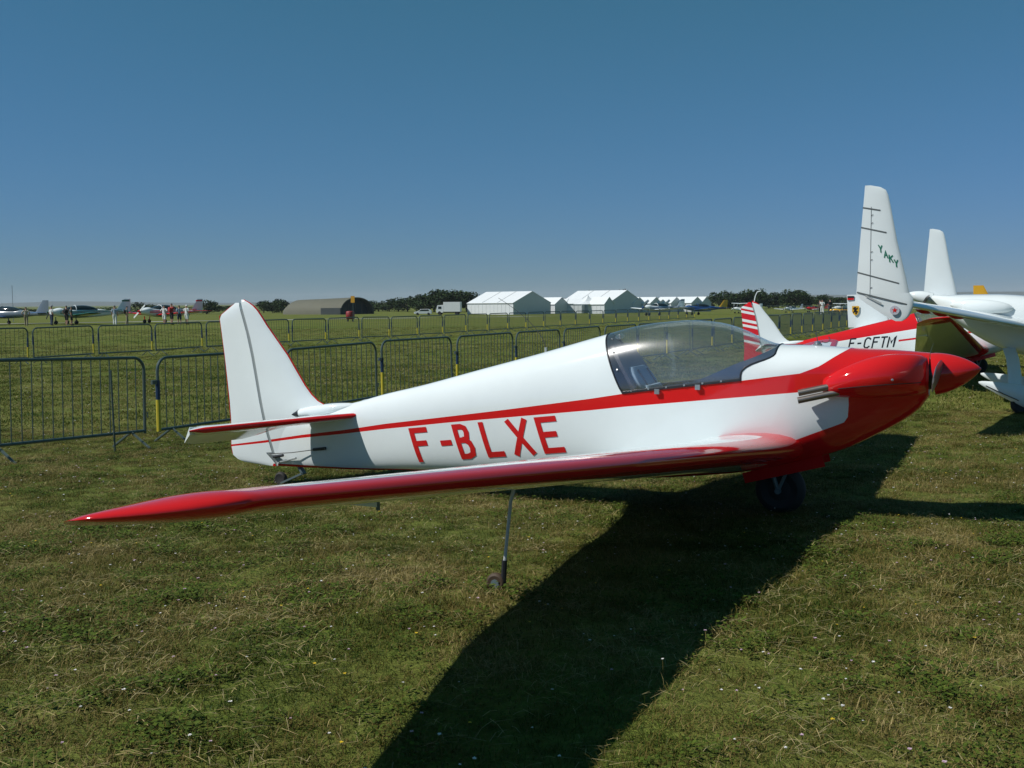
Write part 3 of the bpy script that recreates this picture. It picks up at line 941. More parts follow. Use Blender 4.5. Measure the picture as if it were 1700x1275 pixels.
    # --- registration
    if scheme == 'band':
        tops = [('F', -2.25), ('-', -1.985), ('B', -1.843), ('L', -1.60), ('X', -1.36), ('E', -1.113)]
        line = lambda x: .7475 + .1235 * (x + 2.25)
        ex = Vector((1, .1235)) * .285; ey = Vector((.085, -.272)); lm = M['lettering_red']; stroke = .155
    else:
        tops = [('F', -1.86), ('-', -1.685), ('C', -1.55), ('F', -1.38), ('T', -1.22), ('M', -1.07)]
        line = lambda x: .945 + .065 * (x + 2.2)
        ex = Vector((1, .075)) * .215; ey = Vector((-.05, -.24)); lm = M['lettering_black']; stroke = .13
    for sg in (-1, 1):
        for ch, x0 in tops:
            if sg > 0 and scheme != 'band': continue
            o2 = Vector((x0, line(x0)))
            def place(q):
                p = o2 + ex * q[0] + ey * q[1]
                xx = p.x if sg < 0 else -3.1 - p.x
                zz = p.y if sg < 0 else p.y + (xx - p.x) * .1235
                return Vector((xx, sg * (side_y(xx, zz) + .0035), zz - Z0))
            letter_mesh(ch, stroke, place, 4).build('registration_letter' if ch != '-' else 'registration_hyphen', lm, fus)
    return fus

YAW = R(-24.75)
g1 = empty('motor_glider', (1.28, 7.6, Z0), (0, 0, YAW), label='white and red single-seat motor glider with clear bubble canopy parked in the foreground', cat='aircraft')
build_glider(g1, 'band')
F_ = Vector((math.cos(YAW), math.sin(YAW), 0)); S_ = Vector((-math.sin(YAW), math.cos(YAW), 0))
c2 = Vector((5.6, 23.5, 0)) + F_ * 3.75
g2 = empty('motor_glider', (c2.x, c2.y, gz(c2.x, c2.y) + .06), (R(-2.6), 0, YAW), label='motor glider with red-striped rudder and red deck behind the foreground aircraft nose', cat='aircraft')
build_glider(g2, 'deck')
# ------------------------------------------------------------------ canard pusher on the right
def foil_ring(le, te, t, camber=0.0, n=10, axis=Vector((0, 0, 1))):
    le, te = Vector(le), Vector(te)
    c = (te - le).length
    d = (te - le) / c
    nrm = (axis - d * axis.dot(d)).normalized()
    return [le + d * (c * f) + nrm * (c * h) for f, h in foil(n, t, camber)]

def build_canard():
    C = Vector((6.2, 16.0, gz(6.2, 16.0)))
    B = C.z
    r = empty('canard_aircraft', C, (0, 0, YAW), label='white canard pusher aircraft kneeling nose down with tall winglets at right edge', cat='aircraft')
    W = M['white']
    # fuselage
    sec = [(.10, 1.80, 1.68, .06), (.22, 1.80, 1.60, .15), (.35, 1.795, 1.51, .25), (.6, 1.80, 1.31, .36), (1.0, 1.80, 1.06, .42), (1.3, 1.785, .94, .43), (2.0, 1.66, .80, .40), (3.0, 1.33, .62, .33), (3.8, .97, .50, .22), (4.3, .70, .44, .08), (4.4, .62, .47, .02)]
    fz = [tab([(q[0], q[j]) for q in sec]) for j in (1, 2, 3)]
    rings = []
    for i in range(44):
        x = .10 + 4.3 * i / 43
        zt, zb, w = [float(f(x)) for f in fz]
        rg = []
        for k in range(32):
            a = 2 * math.pi * k / 32
            c_, s_ = math.cos(a), math.sin(a)
            rg.append(Vector((x, w * math.copysign(abs(c_) ** .72, c_), (zt + zb) / 2 + (zt - zb) / 2 * math.copysign(abs(s_) ** .72, s_) - B)))
        rings.append(rg)
    fus = MB().loft(rings[::-1]).build('fuselage', W, r, True, sharp=50)
    for sg in (-1, 1):
        rg = []
        for i in range(15):
            t = i / 14
            q = math.sqrt(max(1 - (2 * t - 1) ** 2, .002))
            rg.append([Vector((.42 + .85 * t, sg * (.33 + .10 * math.sin(t * 2) + .09 * q * math.cos(a)), 1.645 - .05 * t + .105 * q * math.sin(a) - B)) for a in [2 * math.pi * k / 18 for k in range(18)]])
        MB().loft(rg).build('cowl_blister', W, r, True)
    for zz in (1.70, 1.58):
        MB().lathe([(0, .012), (.004, .010), (.006, .001)], 8, (1.42, -.425, zz - B), Matrix.Rotation(R(-90), 3, 'Z')).build('fastener', M['dark'], fus)
    # canopy ahead of the wing
    cr = []
    for i in range(14):
        t = i / 13
        x = 1.55 + 1.5 * t
        hgt = .26 * math.sin(math.pi * t) ** .8 + .01
        cr.append([Vector((x, .30 * math.cos(a) * (1 - .2 * t), float(fz[0](x)) - .03 + hgt * math.sin(a) - B)) for a in [math.pi * k / 16 for k in range(17)]])
    mb = MB(); v = [p for q in cr for p in q]
    mb.add(v, [(i * 17 + k, (i + 1) * 17 + k, (i + 1) * 17 + k + 1, i * 17 + k + 1) for i in range(13) for k in range(16)])
    mb.build('canopy', M['glass'], r, True)
    # spinner and pusher propeller
    axm = Matrix.Rotation(R(14), 3, 'Y') @ Matrix.Rotation(math.pi, 3, 'Z')
    MB().lathe([(-.02, .10), (.05, .10)] + [(.05 + .30 * t, .10 * (1 - t ** 1.8) ** .7) for t in [i / 8 for i in range(1, 8)]] + [(.35, .002)], 22, (.14, 0, 1.735 - B), axm).build('spinner', W, r, True, sharp=50)
    for sg in (-1, 1):
        rg = []
        for i in range(10):
            t = i / 9
            ch = .05 + .03 * math.sin(math.pi * t)
            rg.append([Vector((.10 + ch * math.cos(a) * .5, sg * (.08 + .66 * t), 1.735 + ch * math.cos(a) * .8 + .012 * math.sin(a) - B)) for a in [2 * math.pi * k / 10 for k in range(10)]])
        MB().loft(rg).build('propeller_blade', M['dark'], r, True)
    MB().tube([(.34, -.22, 1.60 - B), (.16, -.25, 1.60 - B)], .035, 10, False).build('exhaust_pipe', M['exhaust'], r, True)
    # wings and winglets
    for sg in (-1, 1):
        def wl(t):      # t 0 root .. 1 tip
            y = .40 + 3.86 * t
            xl = 1.72 - 1.54 * t; zl = 1.28 + .38 * t
            xt = .52 - .958 * t; zt = 1.56 + .25 * t
            if sg > 0: xl += .22 * t; xt += .22 * t
            return Vector((xl, sg * y, zl - B)), Vector((xt, sg * y, zt - B))
        rg = [foil_ring(*wl(i / 16), .12 - .02 * i / 16, .01, 12) for i in range(17)]
        wing = MB().loft(rg).build('wing', W, r, True, sharp=50)
        for t in (.50, .63, .76):
            a, b = wl(t)
            p = a + (b - a) * .42 - Vector((0, 0, .055))
            MB().lathe([(-.09, .002), (-.05, .022), (0, .03), (.06, .018), (.1, .002)], 10, p, Matrix.Rotation(R(14), 3, 'Y')).build('hinge_fairing', M['red'], wing, True)
        pts = []
        for i in range(9):
            a, b = wl(.08 + .85 * i / 8)
            c = (b - a).length
            pts.append(a + (b - a) * .70 - Vector((0, 0, c * .040)))
        MB().tube(pts, .006, 6).build('aileron_gap', M['dark'], wing, True)
        y0 = sg * 4.27
        sx_ = .22 if sg > 0 else 0.0
        up_ = [(1.80, .145, -.437), (2.0, .10, -.428), (2.41, .0, -.403), (2.8, -.075, -.375), (2.93, -.105, -.365), (2.985, -.13, -.362), (3.02, -.19, -.36), (3.045, -.30, -.357)]
        rg = []
        for k, (z, a, b) in enumerate(up_):
            lean = sg * (z - 1.6) * .02
            kk = 1 if z < 2.99 else (.6 if z < 3.03 else .2)
            rg.append(foil_ring((a + sx_, y0 + lean, z - B), (b + sx_, y0 + lean, z - B), .085 * kk, 0, 10, Vector((0, 1, 0))))
        wg = MB().loft(rg).build('winglet', W, r, True, sharp=50)
        lo_ = [(1.81, .145, -.437), (1.75, .185, -.395), (1.70, .19, -.335), (1.65, .185, -.262), (1.60, .168, -.19), (1.55, .145, -.115), (1.52, .118, -.062), (1.49, .07, .0)]
        rg = [foil_ring((a + sx_, y0 + sg * .004, z - B), (b + sx_, y0 + sg * .004, z - B), .085 if z > 1.50 else .03, 0, 10, Vector((0, 1, 0))) for z, a, b in lo_]
        MB().loft(rg).build('lower_winglet', W, wg, True, sharp=50)
        if sg < 0:
            fle = pchip([q[0] for q in up_], [q[1] for q in up_]); fte = pchip([q[0] for q in up_], [q[2] for q in up_])
            def on_skin(x, z, off=.003):
                a_, b_ = float(fle(z)), float(fte(z)); c_ = a_ - b_
                f_ = min(max((a_ - x) / c_, .001), .999)
                th_ = 5 * .085 * (.2969 * math.sqrt(f_) - .126 * f_ - .3516 * f_ ** 2 + .2843 * f_ ** 3 - .1015 * f_ ** 4)
                return Vector((x, y0 - (z - 1.6) * .02 - th_ * c_ - off, z - B))
            gs = simple('dark_grey_tape', (0.10, 0.115, 0.115), .5)
            def strip_(x0, z0, x1, z1, wd=.016, nm='seam_strip', mt=None, off=.003):
                dx, dz = x1 - x0, z1 - z0; L_ = math.hypot(dx, dz); nx_, nz_ = -dz / L_ * wd / 2, dx / L_ * wd / 2
                mb = MB(); n_ = 8
                v = []
                for k in range(n_ + 1):
                    t = k / n_
                    v += [on_skin(x0 + dx * t + nx_, z0 + dz * t + nz_, off), on_skin(x0 + dx * t - nx_, z0 + dz * t - nz_, off)]
                mb.add(v, [(2 * k, 2 * k + 1, 2 * k + 3, 2 * k + 2) for k in range(n_)]).build(nm, mt or gs, wg)
            strip_(-.38, 2.795, -.185, 2.755); strip_(-.395, 2.57, -.115, 2.50)
            strip_(-.428, 2.055, .03, 1.92); strip_(-.43, 1.825, .12, 1.68, off=.008)
            strip_(-.285, 2.80, -.285, 1.79, .005, 'rudder_seam')
            for zb in (2.70, 2.28, 1.87):
                strip_(-.285, zb, -.262, zb + .01, .007, 'hinge_pin', M['dark'], .006); strip_(-.285, zb - .09, -.262, zb - .08, .007, 'hinge_pin', M['dark'], .006)
            strip_(-.335, 1.785, -.155, 1.69, .02, 'rudder_horn', M['gap'], .012)
            for ch, (px, pz) in zip('YAKY', [(-.205, 2.365), (-.148, 2.302), (-.090, 2.250), (-.032, 2.195)]):
                def place(q, px=px, pz=pz):
                    return on_skin(px + q[0] * .078 + q[1] * .010, pz - q[1] * .086 - q[0] * .012, .004)
                letter_mesh(ch, .17, place, 1).build('lettering', M['lettering_green'], wg)
            ys = y0 - .030
            MB().lathe([(0, .052), (.004, .052), (.0045, .001)], 20, (-.01, ys - .002, 1.615 - B), Matrix.Rotation(R(-90), 3, 'Z')).build('round_badge', simple('pale_grey_badge', (.45, .45, .50), .4), wg)
            mbs = MB()
            star = [(math.sin(2 * math.pi * k / 10) * (.034 if k % 2 == 0 else .014), math.cos(2 * math.pi * k / 10) * (.034 if k % 2 == 0 else .014)) for k in range(10)]
            mbs.add([(-.01 + a, ys - .0085, 1.615 + b - B) for a, b in star], [tuple(range(10))])
            mbs.build('badge_star', M['red'], wg)
        # main gear
        leg = [Vector((1.22, sg * .30, 1.02 - B)), Vector((1.27, sg * .55, .88 - B)), Vector((1.30, sg * .78, .66 - B)), Vector((1.31, sg * .90, .42 - B))]
        rg = []
        for p in leg:
            rg.append([p + Vector((.085 * math.cos(a), .016 * math.sin(a), .004 * math.sin(a))) for a in [2 * math.pi * k / 12 for k in range(12)]])
        gl = MB().loft(rg).build('gear_leg', W, r, True, sharp=60)
        A = Vector((.84, sg * .92, .56 - B)); Bv = Vector((1.62, sg * .92, .31 - B))
        rg = []
        for i in range(20):
            t = i / 19
            rad = .155 * (max(t, .0) ** .75) * math.sqrt(max(1 - max((t - .72) / .285, 0) ** 2, .002)) * 1.22 + .012
            p = A + (Bv - A) * t
            rg.append([p + Vector((0, .55 * rad * math.cos(a), rad * math.sin(a) * (1.0 if math.sin(a) > 0 else .95))) for a in [2 * math.pi * k / 18 for k in range(18)]])
        pant = MB().loft(rg).build('wheel_fairing', W, gl, True)
        MB().tube([A + (Bv - A) * .12 + Vector((0, sg * .028, -.012)), A + (Bv - A) * .4 + Vector((0, sg * .065, -.045)), A + (Bv - A) * .66 + Vector((0, sg * .088, -.07))], .006, 6).build('fairing_seam', M['dark'], gl, True)
        gw = gz(*(C + F_ * 1.38 + S_ * sg * .92).to_2d()) - B
        MB().lathe([(-.03, .06)] + [(.045 * math.sin(a), .08 + .05 * math.cos(a)) for a in [R(d) for d in range(-80, 81, 20)]] + [(.03, .06)], 20, (1.38, sg * .92, gw + .125), Matrix.Rotation(R(90), 3, 'Z')).build('wheel_tyre', M['rubber'], gl, True)
        # canard foreplane
        rg = [foil_ring((3.95, sg * y, .93 - B), (3.62, sg * y, 1.0 - B), .13 * (1 if y < 1.7 else .4), .02, 8) for y in (.05, .6, 1.2, 1.7, 1.78)]
        MB().loft(rg).build('canard_plane', W, r, True, sharp=50)
    return r
build_canard()

# ------------------------------------------------------------------ light aircraft in the background
def paint(name, col):
    if name not in M: M[name] = solid_paint(name, col, .2)
    return M[name]
P_WHITE = M['white']
P_GREEN = paint('green_gloss_paint', (.012, .10, .055))
P_BLUE = paint('blue_gloss_paint', (.03, .08, .22))
P_YELLOW = paint('yellow_gloss_paint', (.65, .36, .02))
P_RED = M['red']
P_GREY = paint('grey_gloss_paint', (.16, .20, .23))
M['darkglass'] = simple('dark_canopy_glass', (.02, .03, .035), .08, var=.02)

def light_aircraft(loc, heading, label, body=P_WHITE, wing=P_WHITE, fin=P_WHITE, trim=None, high=False, bi=False, scale=1.0, dih=.06, tall_fin=1.0, prop=None, grp=None, crest=False, pitch=0.0):
    r = empty('light_aircraft', loc, (0, -pitch, heading), label=label, cat='aircraft', group=grp)
    S = scale
    zt = pchip([-4.2, -3, -1.6, -.6, 0, .6, 1.3, 1.9], [.98, 1.06, 1.25, 1.5, 1.52, 1.38, 1.32, 1.12])
    zb = pchip([-4.2, -3, -1.6, 0, 1.3, 1.9], [.80, .72, .58, .52, .66, .86])
    wd = pchip([-4.2, -3, -1.6, 0, 1.3, 1.9], [.05, .18, .38, .52, .45, .18])
    if high: zt = pchip([-4.2, -3, -1.6, -.8, 0, .6, 1.3, 1.9], [1.1, 1.2, 1.42, 1.92, 1.95, 1.5, 1.36, 1.18])
    rings = []
    for i in range(26):
        x = -4.2 + 6.1 * i / 25
        a_, b_, w_ = float(zt(x)), float(zb(x)), float(wd(x))
        if not high and -1.7 < x < 1.0: a_ = min(a_, 1.22 + .02 * x)
        rings.append([Vector((x, w_ * math.copysign(abs(math.cos(a)) ** .7, math.cos(a)), (a_ + b_) / 2 + (a_ - b_) / 2 * math.copysign(abs(math.sin(a)) ** .7, math.sin(a)))) * S for a in [2 * math.pi * k / 16 for k in range(16)]])
    fus = MB().loft(rings[::-1]).build('fuselage', body, r, True, sharp=50)
    if trim:
        for sg in (-1, 1):
            for zz in (.93, 1.04):
                mb = MB(); pts = []
                for i in range(12):
                    x = -3.6 + 4.9 * i / 11
                    pts.append(Vector((x, sg * (float(wd(x)) + .004), zz - .02 * x)) * S)
                mb.tube(pts, .028 * S, 6); mb.build('side_stripe', trim, fus, True)
    if not high:
        rings = []
        for i in range(13):
            t = i / 12
            x = -1.75 + 2.8 * t
            h = .34 * math.sin(math.pi * t ** .9) ** .75 + .01
            rings.append([Vector((x, .42 * math.cos(a) * (.45 + .55 * math.sin(math.pi * t) ** .5), 1.16 + h * math.sin(a))) * S for a in [math.pi * k / 12 for k in range(13)]])
        v = [p for q in rings for p in q]
        MB().add(v, [(i * 13 + k, (i + 1) * 13 + k, (i + 1) * 13 + k + 1, i * 13 + k + 1) for i in range(12) for k in range(12)]).build('canopy', M['darkglass'], r, True)
        mb = MB(); mb.tube([Vector((.05, .435 * math.cos(a), 1.16 + .345 * math.sin(a))) * S for a in [math.pi * k / 12 for k in range(13)]], .03 * S, 6)
        mb.build('canopy_frame', body, r, True)
    else:
        for sg in (-1, 1):
            MB().box(Vector((-.2, sg * .50, 1.62)) * S, Vector((1.3, .06, .32)) * S).build('side_window', M['darkglass'], r)
        MB().box(Vector((.62, 0, 1.58)) * S, Vector((.35, .8, .36)) * S, M=Matrix.Rotation(R(-40), 3, 'Y')).build('windscreen', M['darkglass'], r)
    levels = [(1.98, 0.0)] if high else [(.68, dih)]
    if bi: levels = [(.72, .03), (2.0, .02)]
    for z0, dh in levels:
        for sg in (-1, 1):
            rg = [foil_ring(Vector((.75 - .03 * y, sg * y, z0 + dh * y)) * S, Vector((.75 - .03 * y - 1.45 + .10 * y, sg * y, z0 + dh * y - .06)) * S, .13 * k, .02, 8) for y, k in ((.1, 1), (1.5, 1), (3, 1), (4.2, .9), (4.4, .35))]
            wg = MB().loft(rg).build('wing', wing, r, True, sharp=50)
            if high: MB().tube([Vector((.2, sg * .5, .75)) * S, Vector((.2, sg * 2.2, 1.95)) * S], .035 * S, 8).build('wing_strut', wing, r, True)
            if bi and z0 > 1:
                for xx in (.5, -.2): MB().tube([Vector((xx, sg * 3.1, .82)) * S, Vector((xx - .05, sg * 3.1, 2.03)) * S], .03 * S, 8).build('wing_strut', wing, r, True)
    for sg in (-1, 1):
        rg = [foil_ring(Vector((-3.35 - .1 * y, sg * y, 1.0)) * S, Vector((-4.15, sg * y, .98)) * S, .08, 0, 6) for y in (.03, .8, 1.5)]
        MB().loft(rg).build('tailplane', wing, r, True, sharp=50)
    H = 1.0 * tall_fin
    rg = [foil_ring(Vector((-3.1 - .75 * t, 0, .98 + H * t)) * S, Vector((-4.35 + .0 * t - .05 * t, 0, .98 + H * t)) * S, .07 * (1 if t < .97 else .4), 0, 8, Vector((0, 1, 0))) for t in (0, .4, .8, .97, 1)]
    fn = MB().loft(rg).build('fin', fin, r, True, sharp=50)
    if trim: MB().box(Vector((-4.0, 0, .98 + H * .86)) * S, Vector((.62, .06, .12)) * S).build('fin_stripe', trim, fn)
    if crest:
        pl = lambda p, d: Vector((-4.17 + p[0] * .68, d, 1.42 + p[1] * .68)) * S
        sh = [(-.13, .17), (.13, .17), (.13, -.04), (.07, -.15), (0, -.19), (-.07, -.15), (-.13, -.04)]
        MB().prism(sh, pl, -.055, -.045).build('crest_shield', P_YELLOW, fn)
        lion = [(-.06, .12), (-.02, .14), (.02, .12), (.01, .07), (.05, .10), (.09, .12), (.07, .06), (.04, .03), (.03, -.02), (.08, -.02), (.09, -.07), (.05, -.07), (.04, -.14), (-.02, -.13), (.0, -.08), (-.04, -.05), (-.07, -.11), (-.10, -.08), (-.06, -.01), (-.05, .04), (-.10, .05), (-.09, .09)]
        MB().prism(lion, pl, -.060, -.056).build('crest_lion', M['lettering_black'], fn)
        MB().box(Vector((-4.30, 0, .98 + H * .93)) * S, Vector((.16, .07, .05)) * S).build('fin_stripe', M['lettering_black'], fn)
        MB().box(Vector((-4.30, 0, .98 + H * .87)) * S, Vector((.16, .07, .05)) * S).build('fin_stripe', P_RED, fn)
    MB().lathe([(0, .15), (.05, .15), (.18, .10), (.28, .02)], 14, Vector((1.9, 0, 1.0)) * S).build('spinner', trim or body, r, True)
    pang = R(35)
    for sg in (-1, 1):
        d = Vector((0, math.cos(pang), math.sin(pang))) * sg
        MB().box(Vector((1.96, 0, 1.0)) * S + d * .48 * S, (.03 * S, .80 * S, .12 * S), M=Matrix.Rotation(pang if sg > 0 else pang + math.pi, 3, 'X')).build('propeller_blade', prop or M['dark'], r)
    for (x, y) in ((.3, -1.0), (.3, 1.0), (1.5, 0)):
        MB().tube([Vector((x, y * .9, .62)) * S, Vector((x, y, .2)) * S], .04 * S, 8).build('gear_leg', wing, r, True)
        MB().lathe([(-.05, .10), (-.06, .17), (0, .2), (.06, .17), (.05, .10)], 14, Vector((x, y, .2)) * S, Matrix.Rotation(R(90), 3, 'Z')).build('wheel', M['rubber'], r, True)
    return r

def heading_at(deg):            # 0 = nose to the right of the photo, 90 = nose away from the viewer
    return R(deg)
light_aircraft(at(128, 97), heading_at(222), 'green and white low-wing aircraft with dark canopy at far left behind visitors', P_WHITE, P_GREEN, P_WHITE, trim=P_GREEN, scale=1.18)
light_aircraft(at(8, 99), heading_at(165), 'blue-grey low-wing aircraft at the far left edge', P_GREY, P_BLUE, P_GREY, scale=1.15)
light_aircraft(at(268, 99), heading_at(236), 'white low-wing aircraft with red wings and white propeller behind the group of visitors', P_WHITE, P_RED, P_WHITE, trim=P_RED, prop=P_WHITE, scale=1.15)
light_aircraft(at(1090, 128), heading_at(-150), 'white low-wing aircraft parked before the row of small tents', P_WHITE, P_WHITE, P_WHITE, trim=P_BLUE)
light_aircraft(at(1158, 140), heading_at(-165), 'blue aircraft with yellow tail parked at the end of the tent row', P_BLUE, P_BLUE, P_YELLOW)
light_aircraft(at(1232, 235), heading_at(190), 'white biplane parked behind the red-striped rudder', bi=True, scale=1.1)
light_aircraft(at(1312, 240), heading_at(215), 'white low-wing aircraft in the far row, nearest the striped rudder')
light_aircraft(at(1350, 243), heading_at(200), 'dark red aircraft between white ones in the far row', P_RED, P_WHITE, P_RED)
light_aircraft(at(1396, 240), heading_at(188), 'white high-wing aircraft at the right end of the far row', high=True)
light_aircraft(at(1398, 112), heading_at(170), 'low yellow aircraft beyond the barriers, left of the crested fin', P_YELLOW, P_YELLOW, P_YELLOW, scale=.55)
c3 = at(1408, 27.5) + F_ * 4.36
light_aircraft((c3.x, c3.y, gz(c3.x, c3.y)), YAW, 'white aircraft whose fin bears a yellow lion crest behind the red deck', crest=True, tall_fin=.85, scale=1.0)
light_aircraft(at(1690, 60) + Vector((2.2, 0, 0)), heading_at(-24), 'aircraft with a tall yellow tail beyond the canard pusher', P_YELLOW, P_YELLOW, P_YELLOW, tall_fin=1.5, scale=1.0)

# ------------------------------------------------------------------ crowd barriers
M['galv'] = simple('galvanised_tube', (.085, .118, .112), .36, .3, var=.18, scale=9)
M['yellow'] = simple('yellow_tape', (.52, .42, .03), .5)
M['blue'] = simple('blue_tape', (.010, .032, .085), .45)
PW, PH, PB = 2.30, 1.10, .20
def frame_path():
    rr = .16
    pts = [(0, 0, PB - .03)]
    pts += [(0, 0, PH - rr)]
    pts += [(rr - rr * math.cos(a), 0, PH - rr + rr * math.sin(a)) for a in [R(d) for d in range(15, 91, 15)]]
    pts += [(PW - rr + rr * math.sin(a), 0, PH - rr + rr * math.cos(a)) for a in [R(d) for d in range(0, 91, 15)]]
    pts += [(PW, 0, PB - .03)]
    return pts
NB = 16
def foot_mesh(mb, x):
    for sg in (-1, 1):
        mb.tube([(x, 0, PB), (x, sg * .30, .015)], .016, 6)
def tape_mesh(mb, x, z0, z1):
    mb.tube([(x, 0, z0), (x, 0, z1)], .0275, 8)
def barrier_detailed(label, grp):
    r = empty('crowd_barrier', label=label, cat='barrier', group=grp)
    mb = MB(); mb.tube(frame_path(), .019, 8); mb.build('frame', M['galv'], r, True)
    MB().tube([(0, 0, PB), (PW, 0, PB)], .019, 8).build('bottom_rail', M['galv'], r, True)
    bar = None
    for k in range(NB):
        x = PW * (k + 1) / (NB + 1)
        if bar is None:
            bar = MB().tube([(0, 0, PB), (0, 0, PH - .005)], .0065, 6).build('bar', M['galv'], r, True)
            b = bar
        else:
            b = bar.copy(); COL.objects.link(b); b.parent = r
        b.location = (x, 0, 0)
    for x in (.22, PW - .22):
        mb = MB(); foot_mesh(mb, x); mb.build('foot', M['galv'], r, True)
    mb = MB(); tape_mesh(mb, 0, PB - .02, .58); mb.build('yellow_sleeve', M['yellow'], r, True)
    mb = MB(); tape_mesh(mb, 0, .58, .82); mb.build('blue_sleeve', M['blue'], r, True)
    MB().box((-.045, 0, .80), (.11, .03, .05)).build('hook', M['galv'], r)
    MB().tube([(PW, 0, .42), (PW + .05, 0, .42), (PW + .05, 0, .36)], .008, 6).build('hook', M['galv'], r)
    return r
def barrier_plain(label, grp, rr=.022, bars=NB, rb=.008):
    mb = MB()
    mb.tube(frame_path(), rr, 6); mb.tube([(0, 0, PB), (PW, 0, PB)], rr, 6)
    for k in range(bars):
        x = PW * (k + 1) / (bars + 1)
        mb.tube([(x, 0, PB), (x, 0, PH)], rb, 4)
    for x in (.22, PW - .22): foot_mesh(mb, x)
    mb.cur = 1; tape_mesh(mb, PW, PB - .02, .52)
    mb.cur = 2; tape_mesh(mb, PW, .52, .80); tape_mesh(mb, 0, .60, .85)
    o = mb.build('crowd_barrier', None, None, True, mats=[M['galv'], M['yellow'], M['blue']])
    return tag(o, label, 'barrier', grp)
proto_d = barrier_detailed('galvanised steel crowd barrier in the near row behind the foreground aircraft', 'barriers of the near row')
kids = {o.name: children(o) for o in [proto_d] + children(proto_d)}
proto_p = barrier_plain('galvanised steel crowd barrier in the near row behind the foreground aircraft', 'barriers of the near row')
proto_f = barrier_plain('galvanised steel crowd barrier with yellow and blue sleeves in the distant row', 'barriers of the far row', .024, 14, .007)
def place_panel(o, p0, p1, jit=1.0):
    d = Vector((p1[0] - p0[0], p1[1] - p0[1]))
    L_ = d.length
    z0, z1 = gz(*p0), gz(*p1)
    off = (L_ - PW) / 2 / L_
    o.location = (p0[0] + d.x * off, p0[1] + d.y * off, z0 + random.uniform(-.01, .01))
    o.rotation_euler = (R(random.uniform(-1.2, 1.2)) * jit, -math.atan2(z1 - z0, L_), math.atan2(d.y, d.x) + R(random.uniform(-.7, .7)) * jit)
near = [(-4.47 + 1.128 * k, 13.0 + 2.26 * k) for k in range(-1, 24)]
first_d = first_p = True
ORD = ['nearest', 'second', 'third', 'fourth', 'fifth', 'sixth', 'seventh', 'eighth', 'ninth', 'tenth']
for k in range(len(near) - 1):
    if k < 10:
        o = proto_d if first_d else copy_tree(proto_d, None, kids); first_d = False
    else:
        o = proto_p if first_p else copy_tree(proto_p); first_p = False
    place_panel(o, near[k], near[k + 1])
    o['label'] = '%s crowd barrier from the left in the near row behind the aircraft' % ORDW[k]
# the post stuck in the ground at the first panel
mb = MB(); mb.tube([(-4.72, 12.42, gz(-4.72, 12.42) - .02), (-4.735, 12.42, gz(-4.7, 12.4) + .97)], .012, 8)
tag(mb.build('stake', M['galv'], None, True), 'thin steel stake in the grass against the leftmost near barrier', 'stake')
far = [(-14.6 + 1.11 * k, 32.0 + 2.243 * k) for k in range(-1, 29)]
for k in range(len(far) - 1):
    o = proto_f if k == 0 else copy_tree(proto_f)
    place_panel(o, far[k], far[k + 1])
    o['label'] = '%s crowd barrier from the left in the distant row with yellow sleeves' % ORDW[k]
rgt = [(at(1270, 108).x + 2.35 * k, 108 - .9 * k) for k in range(9)]
for k in range(8):
    o = copy_tree(proto_f)
    o['label'] = '%s barrier from the left in the distant short row right of the striped rudder' % ORDW[k]
    o['group'] = 'barriers of the distant right row'
    place_panel(o, rgt[k], rgt[k + 1])

# ------------------------------------------------------------------ people
M['skin'] = simple('skin', (.42, .24, .17), .55)
M['hair'] = simple('dark_hair', (.02, .015, .012), .6)
def cloth(name, c):
    if name not in M: M[name] = simple(name, c, .85, var=.12, scale=12)
    return M[name]
CL = dict(white=cloth('white_cotton', (.72, .74, .74)), beige=cloth('beige_cotton', (.40, .36, .28)), navy=cloth('navy_cotton', (.03, .045, .09)), black=cloth('black_cotton', (.015, .015, .018)), red=cloth('red_cotton', (.40, .03, .03)), blue=cloth('light_blue_cotton', (.28, .36, .46)), khaki=cloth('khaki_cotton', (.26, .22, .15)), green=cloth('dark_green_cotton', (.03, .06, .045)), grey=cloth('grey_cotton', (.20, .21, .22)))

